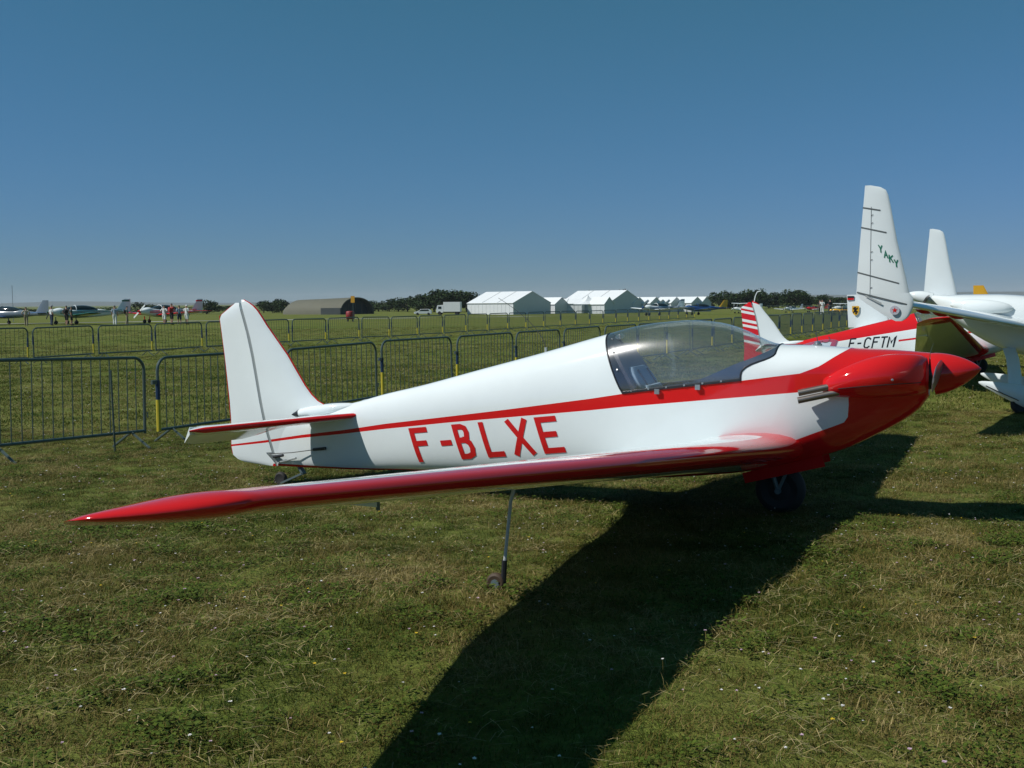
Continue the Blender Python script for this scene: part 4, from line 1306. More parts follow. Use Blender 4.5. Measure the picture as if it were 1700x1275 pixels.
def person(loc, rz, label, shirt, legs, shorts=True, arms='down', pack=None, hat=None, h=1.74, seed=0):
    rnd = random.Random(seed)
    st = rnd.uniform(.02, .12)
    J = {'pel': (0, 0, .95), 'bel': (.01, 0, 1.10), 'che': (.0, 0, 1.30), 'nec': (.0, 0, 1.48), 'hd0': (.02, 0, 1.57), 'hd1': (.035, 0, 1.67), 'hd2': (.02, 0, 1.74)}
    Rd = {'pel': (.165, .115), 'bel': (.15, .11), 'che': (.17, .115), 'nec': (.058, .06), 'hd0': (.07, .078), 'hd1': (.082, .10), 'hd2': (.055, .065)}
    E = [('pel', 'bel'), ('bel', 'che'), ('che', 'nec'), ('nec', 'hd0'), ('hd0', 'hd1'), ('hd1', 'hd2')]
    for sg, s in ((-1, 'r'), (1, 'l')):
        off = st * sg
        J['hip' + s] = (0, sg * .095, .90); J['kne' + s] = (.03 + off * .6, sg * .105, .50); J['ank' + s] = (-.02 + off, sg * .11, .09); J['toe' + s] = (.14 + off, sg * .13, .045)
        Rd['hip' + s] = (.095, .095); Rd['kne' + s] = (.06, .062); Rd['ank' + s] = (.042, .045); Rd['toe' + s] = (.035, .03)
        E += [('pel', 'hip' + s), ('hip' + s, 'kne' + s), ('kne' + s, 'ank' + s), ('ank' + s, 'toe' + s)]
        if arms == 'down': el, wr, hn = (-.03, sg * .255, 1.14), (.06, sg * .25, .90), (.09, sg * .24, .80)
        elif arms == 'hips': el, wr, hn = (-.06, sg * .36, 1.17), (.06, sg * .22, 1.02), (.08, sg * .17, .98)
        else: el, wr, hn = (.14, sg * .26, 1.24), (.26, sg * .12, 1.50), (.28, sg * .07, 1.58)
        J['sho' + s] = (0, sg * .185, 1.42); J['elb' + s] = el; J['wri' + s] = wr; J['han' + s] = hn
        Rd['sho' + s] = (.06, .065); Rd['elb' + s] = (.043, .043); Rd['wri' + s] = (.03, .034); Rd['han' + s] = (.036, .045)
        E += [('che', 'sho' + s), ('sho' + s, 'elb' + s), ('elb' + s, 'wri' + s), ('wri' + s, 'han' + s)]
    names = list(J); idx = {n: i for i, n in enumerate(names)}
    k = h / 1.79
    me = bpy.data.meshes.new('person_skeleton')
    me.from_pydata([Vector(J[n]) * k for n in names], [(idx[a], idx[b]) for a, b in E], [])
    ob = bpy.data.objects.new('tmp', me); COL.objects.link(ob)
    sm = ob.modifiers.new('s', 'SKIN'); sm.use_smooth_shade = True; sm.branch_smoothing = .3
    sv = me.skin_vertices[0].data
    for n in names:
        sv[idx[n]].radius = (Rd[n][0] * k, Rd[n][1] * k)
        sv[idx[n]].use_root = (n == 'pel')
    ob.modifiers.new('d', 'SUBSURF').levels = 1
    dg = bpy.context.evaluated_depsgraph_get()
    ev = bpy.data.meshes.new_from_object(ob.evaluated_get(dg))
    bpy.data.objects.remove(ob)
    r = empty('person', loc, (0, 0, rz), label=label, cat='person')
    ev.materials.clear(); ev.materials.append(M['skin'])
    body = bpy.data.objects.new('body', ev); COL.objects.link(body); body.parent = r
    segs = [(Vector(J[a]) * k, Vector(J[b]) * k, a, b) for a, b in E]
    cls = []
    for p in ev.polygons:
        c = p.center; best = None
        for a, b, na, nb in segs:
            ab = b - a; t = max(0, min(1, (c - a).dot(ab) / ab.length_squared)); d = (a + ab * t - c).length
            if best is None or d < best[0]: best = (d, na[:3] + nb[:3], t)
        cls.append((best[1], best[2]))
    def garment(name, ok, mat, inf):
        bm = bmesh.new(); bm.from_mesh(ev); bm.faces.ensure_lookup_table()
        rm = [f for f in bm.faces if not ok(cls[f.index][0], cls[f.index][1], f.calc_center_median().z / k)]
        bmesh.ops.delete(bm, geom=rm, context='FACES')
        bm.normal_update()
        for v in bm.verts: v.co += v.normal * inf
        m2 = bpy.data.meshes.new(name); bm.to_mesh(m2); bm.free()
        m2.materials.append(mat)
        o = bpy.data.objects.new(name, m2); COL.objects.link(o); o.parent = r
    garment('shirt', lambda c, t, z: (c in ('belche', 'pelbel', 'chesho') or (c == 'chenec' and z < 1.45) or (c == 'shoelb' and t < .75)) and z > .93, CL[shirt], .014)
    garment('shorts' if shorts else 'trousers', lambda c, t, z: (c in ('pelhip', 'hipkne', 'pelbel') and z < 1.0) or (c == 'kneank' and not shorts and z > .1), CL[legs], .02)
    garment('shoes', lambda c, t, z: c == 'anktoe' or (c == 'kneank' and z < .1), CL['black' if seed % 2 else 'white'], .008)
    if hat:
        garment('hat', lambda c, t, z: c in ('hd0hd1', 'hd1hd2') and z > 1.66, CL[hat], .018)
    else:
        garment('hair', lambda c, t, z: c in ('hd0hd1', 'hd1hd2') and z > 1.655, M['hair'], .014)
    if pack:
        rg = []
        for i in range(7):
            t = i / 6; q = math.sin(math.pi * min(max(t, .08), .92)) ** .4
            rg.append([Vector((-.20 + .085 * q * math.cos(a), .15 * q * math.copysign(abs(math.sin(a)) ** .6, math.sin(a)), 1.05 + .40 * t)) * k for a in [2 * math.pi * j / 14 for j in range(14)]])
        MB().loft(rg).build('backpack', CL[pack], r, True)
    return r

LB = 'visitor '
ppl = [
    (46, 92, 100, 'person in beige top and pale trousers leaning on the barrier, leftmost of the visitors', 'beige', 'khaki', False, 'hips', None, None),
    (88, 93, 60, 'person in white shirt and dark trousers before the green aircraft nose', 'white', 'navy', False, 'down', None, None),
    (113, 92, 80, 'person in dark clothes with a dark backpack before the green aircraft', 'black', 'black', True, 'hips', 'black', None),
    (121, 93, 20, 'person in dark green shirt overlapping the backpack wearer', 'green', 'black', True, 'down', None, None),
    (193, 92, 95, 'person in light blue shirt and white trousers near the green wing tip', 'blue', 'white', False, 'down', None, None),
    (213, 92, 30, 'person in dark shirt and dark cap carrying a black backpack', 'green', 'khaki', False, 'down', 'black', 'black'),
    (275, 92, 80, 'person in white shirt and white shorts, leftmost of the tight group', 'white', 'white', True, 'hips', None, None),
    (287, 91, 60, 'tall person with red top raising a camera in the tight group', 'red', 'black', True, 'up', 'red', None),
    (300, 92, 110, 'person in light blue shirt and dark shorts right of the camera holder', 'blue', 'navy', True, 'down', None, None),
    (312, 92, 75, 'person in white shirt and white cap at the right of the tight group', 'white', 'white', True, 'down', None, 'white'),
    (1361, 118, 40, 'distant person in black beyond the barriers, left of the one in white', 'black', 'black', False, 'down', None, None),
    (1365, 117, 80, 'distant person all in white beyond the barriers at right', 'white', 'white', False, 'down', None, None),
    (1378, 118, 100, 'distant person in black standing left of the yellow aircraft', 'black', 'navy', False, 'down', None, None),
]
for i, (u, d, rz, lb, sh, lg, so, ar, pk, ht) in enumerate(ppl):
    p = at(u, d)
    person(p, R(rz), lb, sh, lg, so, ar, pk, ht, 1.70 + .09 * ((i * 7) % 5) / 4 + (.1 if 'tall' in lb else 0), i)
# ------------------------------------------------------------------ tents, hangar, vehicles, signs
M['tent'] = simple('white_pvc_fabric', (.72, .75, .76), .5, var=.05, scale=.5)
M['tentwall'] = simple('tent_wall_fabric', (.60, .63, .64), .55, var=.08, scale=.7)
M['olive'] = simple('olive_hangar_cladding', (.105, .105, .075), .8, var=.15, scale=.4)
M['hangar_dark'] = simple('dark_shelter_end_and_shed', (.03, .04, .042), .8, var=.2, scale=.5)

def marquee(u, d, rz, w, L, ev, rd, label, bays=3, grp=None, open_end=False):
    """ridge along local x, gable end at +x"""
    r = empty('marquee', at(u, d), (0, 0, R(rz)), label=label, cat='tent', group=grp)
    t = .08
    for sg in (-1, 1):
        mb = MB()
        o = .25
        A = [(-L / 2 - .1, sg * (w / 2 + o), ev - o * (rd - ev) / (w / 2)), (L / 2 + .1, sg * (w / 2 + o), ev - o * (rd - ev) / (w / 2)), (L / 2 + .1, 0, rd), (-L / 2 - .1, 0, rd)]
        mb.add([Vector(p) + Vector((0, 0, t)) for p in A] + [Vector(p) for p in A], [(0, 1, 2, 3), (7, 6, 5, 4), (0, 4, 5, 1), (1, 5, 6, 2), (2, 6, 7, 3), (3, 7, 4, 0)])
        rf = mb.build('roof_slope', M['tent'], r)
        for k in range(1, bays):
            x = -L / 2 + L * k / bays
            n = Vector((0, sg * (rd - ev), w / 2)).normalized() * (t + .015)
            MB().tube([Vector((x, sg * w / 2, ev)) + n, Vector((x, 0, rd)) + n], .05, 6).build('roof_seam', M['gap'], rf)
        MB().box((0, sg * w / 2, ev / 2), (L, .06, ev)).build('side_wall', M['tentwall'], r)
        mb = MB()
        for k in range(bays * 4 + 1): mb.box((-L / 2 + L * k / (bays * 4), sg * (w / 2 + .05), ev / 2), (.06, .05, ev))
        mb.build('wall_poles', M['tent'], r)
    for e in (-1, 1):
        mb = MB(); pl = [(-w / 2, 0), (w / 2, 0), (w / 2, ev), (0, rd - .02), (-w / 2, ev)]
        mb.prism(pl, lambda p, dd: Vector((dd, p[0], p[1])), e * (L / 2 - .05), e * L / 2)
        mb.build('gable_wall', M['tentwall'], r)
    return r

def pagoda(u, d, w, ev, rd, label):
    r = empty('pagoda_tent', at(u, d), (0, 0, R(20)), label=label, cat='tent')
    rings = []
    for i in range(9):
        t = i / 8
        q = (w / 2 + .15) * (1 - t) ** 1.7 + .06
        z = ev + (rd - ev) * t
        rings.append([Vector((a * q, b * q, z)) for a, b in ((-1, -1), (0, -1), (1, -1), (1, 0), (1, 1), (0, 1), (-1, 1), (-1, 0))])
    MB().loft(rings).build('roof', M['tent'], r, True, sharp=40)
    for a in (-1, 1):
        for b in (-1, 1): MB().tube([(a * w / 2, b * w / 2, 0), (a * w / 2, b * w / 2, ev)], .05, 6).build('pole', M['alu'], r)
    return r

D = 262.0
marquee(846, D, -43, 13.5, 15.5, 2.8, 5.5, 'big white marquee with a grey gable, left of the tent village', 3)
marquee(1000, 275, -43, 13.5, 16, 2.8, 5.7, 'second big white marquee behind the pagoda tent', 3)
marquee(919, 268, -40, 5.5, 5.5, 2.4, 4.0, 'small white tent tucked against the right of the leftmost big marquee', 1)
marquee(945, 270, -20, 4.0, 8, 2.5, 3.6, 'low white awning tent between the small tent and the pagoda', 2)
pagoda(977, 258, 5.2, 2.3, 4.5, 'white pagoda tent with a pointed roof before the second marquee')
marquee(999, 256, -38, 4.2, 4.5, 2.4, 4.0, 'small white tent right of the pointed pagoda', 1)
SM = ['first', 'second', 'third', 'fourth', 'fifth', 'sixth', 'seventh', 'eighth']
for i, (u, w, L_) in enumerate([(1050, 5.5, 4.5), (1066, 4, 3.5), (1076, 5.5, 5), (1091, 4, 3.5), (1101, 4, 3.5), (1110, 5.5, 5), (1136, 6, 8), (1162, 5, 4)]):
    marquee(u, 275 + 1.5 * i, -40, w, L_, 2.4, 3.9 if w > 4.5 else 3.3, 'small white tent, %s from left in the row right of the second marquee' % SM[i], 1, 'row of small white tents')

def hangar():
    r = empty('aircraft_shelter', at(548, 300), (0, 0, R(-32)), label='olive arched aircraft shelter with a dark open end', cat='hangar')
    w, h, L_ = 14.5, 4.7, 21.0
    n = 20
    def ring(x, s=1.0, hh=1.0): return [Vector((x, w / 2 * s * math.cos(math.pi * k / n) , h * hh * s * math.sin(math.pi * k / n) ** .85)) for k in range(n + 1)]
    def shell(rs, nm, mt):
        v = [p for q in rs for p in q]
        return MB().add(v, [(i * (n + 1) + k, (i + 1) * (n + 1) + k, (i + 1) * (n + 1) + k + 1, i * (n + 1) + k + 1) for i in range(len(rs) - 1) for k in range(n)]).build(nm, mt, r, True)
    shell([ring(-L_ / 2 - 5.5, .06), ring(-L_ / 2 - 3.5, .55), ring(-L_ / 2, .88), ring(L_ / 2 - 6, .96), ring(L_ / 2, 1.0)], 'shell', M['olive'])
    shell([ring(L_ / 2, 1.0), ring(L_ / 2, .95), ring(L_ / 2 - 2.0, .95)], 'end_rim', M['olive'])
    rg = ring(L_ / 2 - 2.0, .95)
    MB().add(rg, [tuple(range(n + 1))]).build('end_wall_shade', M['hangar_dark'], r)  # dark sheet stands for the shade inside the open end
    for k in range(4):
        MB().box((L_ / 2 - 1.95, -4.2 + 2.8 * k, 1.5), (.1, .12, 3.0)).build('door_rib', M['olive'], r)
    # the low extension shed beside the open end
    MB().box((L_ / 2 - 1, -w / 2 - 1.5, .9), (7, 2.6, 1.8)).build('side_shed', M['hangar_dark'], r)
hangar()

def sign():
    p = at(588, 99)
    r = empty('sign_post', p, (0, 0, R(-20)), label='yellow rectangular sign on a tall post beside the red tank', cat='sign')
    MB().tube([(0, 0, 0), (0, 0, 2.3)], .03, 8).build('post', M['galv'], r)
    MB().box((0, -.04, 2.12), (.40, .04, .62)).build('sign_panel', simple('yellow_sign', (.42, .22, .01), .5), r)
sign()
def tank():
    p = at(583, 101)
    r = empty('red_tank', p, label='red cylindrical tank on short legs before the arched shelter', cat='tank')
    MB().lathe([(.22, .02), (.24, .36), (.30, .41), (.6, .42), (.9, .41), (.97, .36), (1.0, .02)], 20, (0, 0, 0), Matrix.Rotation(R(-90), 3, 'Y')).build('drum', simple('red_tank_paint', (.22, .02, .02), .5, var=.2), r, True, sharp=50)
    for a in (45, 135, 225, 315): MB().tube([(.3 * math.cos(R(a)), .3 * math.sin(R(a)), .3), (.34 * math.cos(R(a)), .34 * math.sin(R(a)), 0)], .035, 6).build('leg', M['dark'], r)
    MB().lathe([(1.0, .08), (1.08, .08), (1.09, .01)], 10, (0, 0, 0), Matrix.Rotation(R(-90), 3, 'Y')).build('filler_cap', M['dark'], r)
tank()

def wheel_(parent, x, y, rad):
    MB().lathe([(-.11, rad * .6), (-.12, rad * .9), (0, rad), (.12, rad * .9), (.11, rad * .6)], 16, (x, y, rad), Matrix.Rotation(R(90), 3, 'Z')).build('wheel', M['rubber'], parent, True)
def truck():
    r = empty('box_truck', at(746, 262), (0, 0, R(172)), label='white box lorry parked left of the biggest marquee', cat='lorry')
    MB().box((-1.0, 0, 1.95), (4.2, 2.3, 2.4)).build('cargo_box', M['tent'], r)
    mb = MB(); mb.prism([(1.2, .55), (2.9, .55), (2.9, 1.3), (2.6, 2.35), (1.2, 2.45)], lambda p, d: Vector((p[0], d, p[1])), -1.05, 1.05)
    mb.build('cab', M['tent'], r)
    MB().box((2.80, 0, 1.75), (.12, 1.8, .75), M=Matrix.Rotation(R(-16), 3, 'Y')).build('windscreen', M['darkglass'], r)
    for sg in (-1, 1): MB().box((2.0, sg * 1.06, 1.75), (.8, .04, .6)).build('door_window', M['darkglass'], r)
    MB().box((-.2, 0, .62), (5.6, 1.0, .25)).build('chassis', M['dark'], r)
    for x in (-2.2, 2.1):
        for sg in (-1, 1): wheel_(r, x, sg * .95, .45)
truck()
def van(u, d, label, mat, rz=180):
    r = empty('parked_car', at(u, d), (0, 0, R(rz)), label=label, cat='car')
    pl = [(-2.1, .35), (2.15, .35), (2.2, .75), (1.2, .95), (.55, 1.42), (-1.4, 1.45), (-2.05, .95)]
    rings = []
    for y, s in ((-.82, .97), (-.75, 1.0), (.75, 1.0), (.82, .97)):
        rings.append([Vector((p[0] * s, y, .35 + (p[1] - .35) * s)) for p in pl])
    MB().loft(rings).build('body', mat, r)
    for sg in (-1, 1): MB().prism([(-1.5, .98), (.98, .98), (.48, 1.36), (-1.3, 1.38)], lambda p, d: Vector((p[0], d, p[1])), sg * .815, sg * .835).build('side_window', M['darkglass'], r)
    MB().box((.92, 0, 1.17), (.06, 1.4, .55), M=Matrix.Rotation(R(-50), 3, 'Y')).build('windscreen', M['darkglass'], r)
    for x in (-1.35, 1.35):
        for sg in (-1, 1): wheel_(r, x, sg * .72, .31)
van(704, 258, 'white car parked left of the box lorry', M['tent'])

p = at(25, 115)
mb = MB(); mb.tube([p, p + Vector((0, 0, 4.0))], .03, 8)
tag(mb.build('mast', M['alu'], None, True), 'thin tall mast standing at far left', 'mast')

# ------------------------------------------------------------------ trees
def leaf_mat(name, c):
    mt, nt, pr = new_mat(name)
    ge = N(nt, 'ShaderNodeNewGeometry')
    f = ge.outputs['Random Per Island']
    cc = ramp(nt, f, [(0, (c[0] * .55, c[1] * .6, c[2] * .55)), (.6, c), (1, (c[0] * 1.5, c[1] * 1.4, c[2] * 1.2))])
    nt.links.new(cc, pr.inputs['Base Color'])
    pr.inputs['Specular IOR Level'].default_value = .08
    pr.inputs['Roughness'].default_value = .7
    return mt
M['leaf'] = leaf_mat('oak_leaves', (.030, .052, .018))
M['bark'] = simple('bark', (.07, .055, .04), .9, var=.3, scale=4)

def tree_meshes(seed, n=1300):
    rn = np.random.default_rng(seed)
    mb = MB()
    lobes = [(rn.uniform(-.42, .42), rn.uniform(-.42, .42), rn.uniform(.22, .84), rn.uniform(.2, .34)) for _ in range(13)]
    for i in range(n):
        lx, ly, lz, lr = lobes[i % 13]
        v = rn.normal(size=3); v /= np.linalg.norm(v)
        q = lr * rn.uniform(.55, 1.05)
        c = Vector((lx + v[0] * q, ly + v[1] * q, lz + v[2] * q * .75))
        if c.z < .03: continue
        s = rn.uniform(.025, .06)
        a = Vector(rn.normal(size=3)).normalized(); b = a.orthogonal().normalized(); cr = a.cross(b)
        mb.add([c + b * s, c + cr * s * .8, c - b * s, c - cr * s * .8], [(0, 1, 2, 3)])
    crown = mb
    tr = MB()
    tr.tube([(0, 0, -.02), (.01, 0, .2), (0, .01, .5)], [.035, .028, .012], 8)
    for k in range(4):
        a = rn.uniform(0, 6.28)
        tr.tube([(0, 0, .22 + .06 * k), (.22 * math.cos(a), .22 * math.sin(a), .5 + .06 * k)], [.014, .005], 6)
    return crown, tr
protos = []
for s in range(5):
    cr, tr = tree_meshes(100 + s)
    a = cr.build('crown', M['leaf'], None); b = tr.build('trunk', M['bark'], None, True)
    protos.append((a.data, b.data))
    bpy.data.objects.remove(a); bpy.data.objects.remove(b)
def tree(u, d, h, wd, i, label, grp):
    p = at(u, d)
    r = empty('tree', p, (0, 0, random.uniform(0, 6.28)), label=label, cat='tree', group=grp)
    r.scale = (wd, wd, h)
    for nm, me in zip(('crown', 'trunk'), protos[i % 5]):
        o = bpy.data.objects.new(nm, me); COL.objects.link(o); o.parent = r
TL = [(345, 330, 5.0, 5), (250, 340, 4.5, 7), (440, 360, 4.6, 6), (455, 350, 5.2, 5), (470, 345, 5.4, 5), (630, 380, 4.2, 8), (648, 375, 4.4, 7), (663, 370, 5.0, 7), (678, 360, 5.6, 7), (693, 350, 6.2, 6), (708, 340, 6.4, 7), (722, 335, 7.4, 8), (736, 330, 8.0, 8), (750, 330, 8.0, 8), (764, 335, 7.6, 8), (776, 340, 7.0, 7), (1035, 330, 7.5, 5), (968, 320, 7.3, 4),
      (1196, 360, 6.8, 7), (1183, 380, 5.0, 6), (1208, 365, 6.0, 6), (1222, 370, 6.6, 7), (1236, 360, 7.4, 7), (1250, 362, 7.0, 7), (1260, 358, 7.4, 6), (1276, 370, 6.2, 7), (1292, 372, 6.4, 6), (1306, 365, 6.6, 6), (1320, 360, 7.4, 7), (1330, 365, 6.4, 6), (1345, 385, 5.5, 7), (1365, 390, 5.6, 6), (1384, 395, 4.6, 8), (1400, 395, 4.4, 8), (530, 420, 4.0, 9), (600, 420, 4.2, 9), (615, 415, 4.4, 7),
      (60, 335, 2.6, 12), (120, 330, 2.4, 13), (195, 330, 2.7, 12), (300, 335, 2.6, 12), (385, 340, 3.0, 11)]
TL.sort()
n_in = {}
for i, (u, d, h, w) in enumerate(TL):
    if u < 420: g, lb = 'low trees on the left skyline', '%s low skyline tree from the left, among those behind the left visitors'
    elif u < 790: g, lb = 'trees between the shelter and the big marquee', '%s skyline tree from the left, among those beside arched shelter and lorry'
    elif u < 1100: g, lb = 'treetops behind the marquees', '%s treetop from the left behind the second big marquee'
    else: g, lb = 'trees behind the far row of aircraft', '%s skyline tree from the left, among those behind the far aircraft row'
    n_in[g] = n_in.get(g, 0) + 1
    tree(u, d, h * .90, w * 1.12, i, lb % ORDW[n_in[g] - 1], g)

# far wooded ridge
mb = MB()
hx = np.linspace(-9000, 9000, 121)
ridge = 18 + 30 * smooth01(800, 3600, hx) + 9 * np.sin(hx / 700.0) + 6 * np.sin(hx / 260.0 + 1) + rng.uniform(-2, 2, 121)
v = [];
for k in range(121): v += [(hx[k], 7200, -3), (hx[k], 7600, max(ridge[k], 4)), (hx[k], 8800, -3)]
mb.add(v, [(3 * k + j, 3 * k + 3 + j, 3 * k + 4 + j, 3 * k + 1 + j) for k in range(120) for j in (0, 1)])
M['wood'] = simple('distant_woodland', (.035, .05, .025), .9, var=.3, scale=.01)
tag(mb.build('hills', M['wood'], None, True), kind='structure')

# ------------------------------------------------------------------ grass and wild flowers
def grass_material():
    mt, nt, p = new_mat('meadow_grass_blades')
    oi = N(nt, 'ShaderNodeObjectInfo')
    ge = N(nt, 'ShaderNodeNewGeometry')
    patch = noise(nt, 1.25, 5, oi.outputs['Location'], .6)
    f = math_node(nt, 'ADD', math_node(nt, 'MULTIPLY_ADD', patch, 1.9, -.38), math_node(nt, 'MULTIPLY_ADD', ge.outputs['Random Per Island'], .62, -.40))
    f = math_node(nt, 'ADD', f, math_node(nt, 'MULTIPLY_ADD', oi.outputs['Random'], .16, -.08))
    f = math_node(nt, 'ADD', f, math_node(nt, 'MULTIPLY_ADD', noise(nt, .33, 3, oi.outputs['Location']), .7, -.35))
    c = ramp(nt, f, [(.08, (.030, .060, .005)), (.30, (.066, .082, .010)), (.48, (.116, .098, .021)), (.70, (.182, .136, .042)), (.92, (.31, .245, .10))])
    nt.links.new(c, p.inputs['Base Color'])
    p.inputs['Roughness'].default_value = .55
    p.inputs['Specular IOR Level'].default_value = .12
    tr = N(nt, 'ShaderNodeBsdfTranslucent'); nt.links.new(c, tr.inputs[0])
    ms = N(nt, 'ShaderNodeMixShader'); ms.inputs[0].default_value = .18
    nt.links.new(p.outputs[0], ms.inputs[1]); nt.links.new(tr.outputs[0], ms.inputs[2])
    nt.links.new(ms.outputs[0], nt.nodes['Material Output'].inputs['Surface'])
    return mt
M['grass'] = grass_material()

def source_collection(name, meshes):
    col = bpy.data.collections.new(name)
    for i, me in enumerate(meshes):
        o = bpy.data.objects.new('%s_%02d' % (name, i), me)
        col.objects.link(o)
    return col

def clump(seed, nbl, rad, hmin, hmax, wdt, lean=.8):
    rn = np.random.default_rng(seed)
    mb = MB()
    for _ in range(nbl):
        a = rn.uniform(0, 6.283); q = rad * math.sqrt(rn.uniform())
        b0 = Vector((q * math.cos(a), q * math.sin(a), -.004))
        h = rn.uniform(hmin, hmax); dr = rn.uniform(0, 6.283)
        d = Vector((math.cos(dr), math.sin(dr), 0)); l = rn.uniform(.15, lean) * h * 1.3
        s = Vector((-d.y, d.x, 0)) * wdt * rn.uniform(.6, 1.3)
        m1 = b0 + d * l * .35 + Vector((0, 0, h * .62)); t_ = b0 + d * l + Vector((0, 0, h * rn.uniform(.75, 1.0)))
        mb.add([b0 - s, b0 + s, m1 + s * .75, m1 - s * .75, t_], [(0, 1, 2, 3), (3, 2, 4)])
    me = bpy.data.meshes.new('clump')
    me.from_pydata(mb.v, [], mb.f)
    me.materials.append(M['grass'])
    return me

def litter(seed, n, rad, lmin, lmax, wdt):
    rn = np.random.default_rng(seed); mb = MB()
    for _ in range(n):
        c = Vector((rn.uniform(-rad, rad), rn.uniform(-rad, rad), rn.uniform(.004, .035)))
        a = rn.uniform(0, 6.283); l = rn.uniform(lmin, lmax) / 2
        d = Vector((math.cos(a), math.sin(a), rn.uniform(-.15, .15))); sd = Vector((-d.y, d.x, 0)) * wdt
        bow = Vector((0, 0, rn.uniform(0, .012)))
        mb.add([c - d * l - sd, c - d * l + sd, c + sd + bow, c - sd + bow, c + d * l + sd * .5, c + d * l - sd * .5], [(0, 1, 2, 3), (3, 2, 4, 5)])
    me = bpy.data.meshes.new('litter'); me.from_pydata(mb.v, [], mb.f); me.materials.append(M['straw'])
    return me
def broadleaf(seed, n, rad):
    rn = np.random.default_rng(seed); mb = MB()
    for _ in range(n):
        a = rn.uniform(0, 6.283); q = rad * math.sqrt(rn.uniform())
        c = Vector((q * math.cos(a), q * math.sin(a), rn.uniform(.008, .032)))
        u = Vector((math.cos(a), math.sin(a), rn.uniform(-.1, .5))) * rn.uniform(.005, .011); v = Vector((-math.sin(a), math.cos(a), rn.uniform(-.4, .4))) * rn.uniform(.004, .008)
        mb.add([c - u, c + v, c + u, c - v], [(0, 1, 2, 3)])
    me = bpy.data.meshes.new('broadleaf'); me.from_pydata(mb.v, [], mb.f); me.materials.append(M['clover'])
    return me
M['straw'] = leaf_mat('dry_straw', (.30, .25, .13))
M['clover'] = leaf_mat('clover_leaves', (.058, .088, .014))

def scatter(name, label, pts, col, scl, idx, rot, mat=None, tilt=None):
    me = bpy.data.meshes.new(name)
    me.from_pydata([tuple(p) for p in pts], [], [])
    for an, av, ty in (('scl', scl, 'FLOAT'), ('idx', idx, 'INT'), ('rz', rot, 'FLOAT')):
        a = me.attributes.new(an, ty, 'POINT'); a.data.foreach_set('value', np.asarray(av, dtype=np.float32 if ty == 'FLOAT' else np.int32))
    o = bpy.data.objects.new(name, me); COL.objects.link(o)
    ng = bpy.data.node_groups.new(name, 'GeometryNodeTree')
    ng.interface.new_socket('Geometry', in_out='INPUT', socket_type='NodeSocketGeometry')
    ng.interface.new_socket('Geometry', in_out='OUTPUT', socket_type='NodeSocketGeometry')
    gi = ng.nodes.new('NodeGroupInput'); go = ng.nodes.new('NodeGroupOutput')
    ci = ng.nodes.new('GeometryNodeCollectionInfo'); ci.inputs['Collection'].default_value = col
    ci.inputs['Separate Children'].default_value = True
    ip = ng.nodes.new('GeometryNodeInstanceOnPoints'); ip.inputs['Pick Instance'].default_value = True
    def attr(nm, dt):
        n = ng.nodes.new('GeometryNodeInputNamedAttribute'); n.data_type = dt; n.inputs['Name'].default_value = nm
        return [s for s in n.outputs if s.enabled and s.name == 'Attribute'][0]
    cx = ng.nodes.new('ShaderNodeCombineXYZ')
    ng.links.new(attr('rz', 'FLOAT'), cx.inputs['Z'])
    er = ng.nodes.new('FunctionNodeEulerToRotation'); ng.links.new(cx.outputs[0], er.inputs[0])
    ng.links.new(gi.outputs[0], ip.inputs['Points']); ng.links.new(ci.outputs[0], ip.inputs['Instance'])
    ng.links.new(attr('idx', 'INT'), ip.inputs['Instance Index'])
    ng.links.new(er.outputs[0], ip.inputs['Rotation']); ng.links.new(attr('scl', 'FLOAT'), ip.inputs['Scale'])
    ng.links.new(ip.outputs[0], go.inputs[0])
    md = o.modifiers.new('scatter', 'NODES'); md.node_group = ng
    tag(o, label, None, None, 'stuff')
    return o

def field(y0, y1, dens, marg=2.6):
    out = []
    ys = np.arange(y0, y1, .5)
    for y in ys:
        xa, xb = -(y + .5) * .50 - marg, (y + .5) * .50 + marg
        n = rng.poisson((xb - xa) * .5 * dens)
        xx = rng.uniform(xa, xb, n); yy = rng.uniform(y, y + .5, n)
        out.append(np.stack([xx, yy], 1))
    p = np.concatenate(out)
    return np.column_stack([p, G(p[:, 0], p[:, 1])])

short = source_collection('grass_short', [clump(s, 40, .085, .008, .032, .0016, 2.2) for s in range(5)] + [clump(20 + s, 22, .06, .02, .065, .0014, 1.8) for s in range(2)] + [litter(70 + s, 9, .12, .03, .12, .0011) for s in range(2)] + [broadleaf(80 + s, 46, .085) for s in range(2)])
p = np.concatenate([field(1.2, 6.0, 300), field(6.0, 10.0, 240), field(10.0, 15.0, 160)])
pn = np.sin(p[:, 0] * 1.1 + 2.0 * np.sin(p[:, 1] * .7)) * np.sin(p[:, 1] * 1.3 + 1.5 * np.sin(p[:, 0] * .9))
ix = rng.integers(0, 5, len(p)); tall = rng.uniform(size=len(p)) < .10 + .10 * (pn > .3)
ix = np.where(tall, rng.integers(5, 7, len(p)), ix)
kind_ = rng.uniform(size=len(p))
ix = np.where(kind_ < .10, rng.integers(7, 9, len(p)), ix)
pg = np.sin(p[:, 0] * 4.3 + 1.9 * np.sin(p[:, 1] * 2.9)) * np.sin(p[:, 1] * 5.1 + 1.7 * np.sin(p[:, 0] * 3.1 + 1)) + rng.normal(0, .35, len(p))
ix = np.where((kind_ > .70) & (pg > .25), rng.integers(9, 11, len(p)), ix)
scatter('meadow_grass', 'short sun-dried grass covering the airfield around the foreground aircraft', p, short, rng.uniform(.75, 1.25, len(p)) * (1 + .18 * pn), ix, rng.uniform(0, 6.283, len(p)))
M['grass_far'] = M['grass'].copy(); M['grass_far'].name = 'greener_meadow_grass'
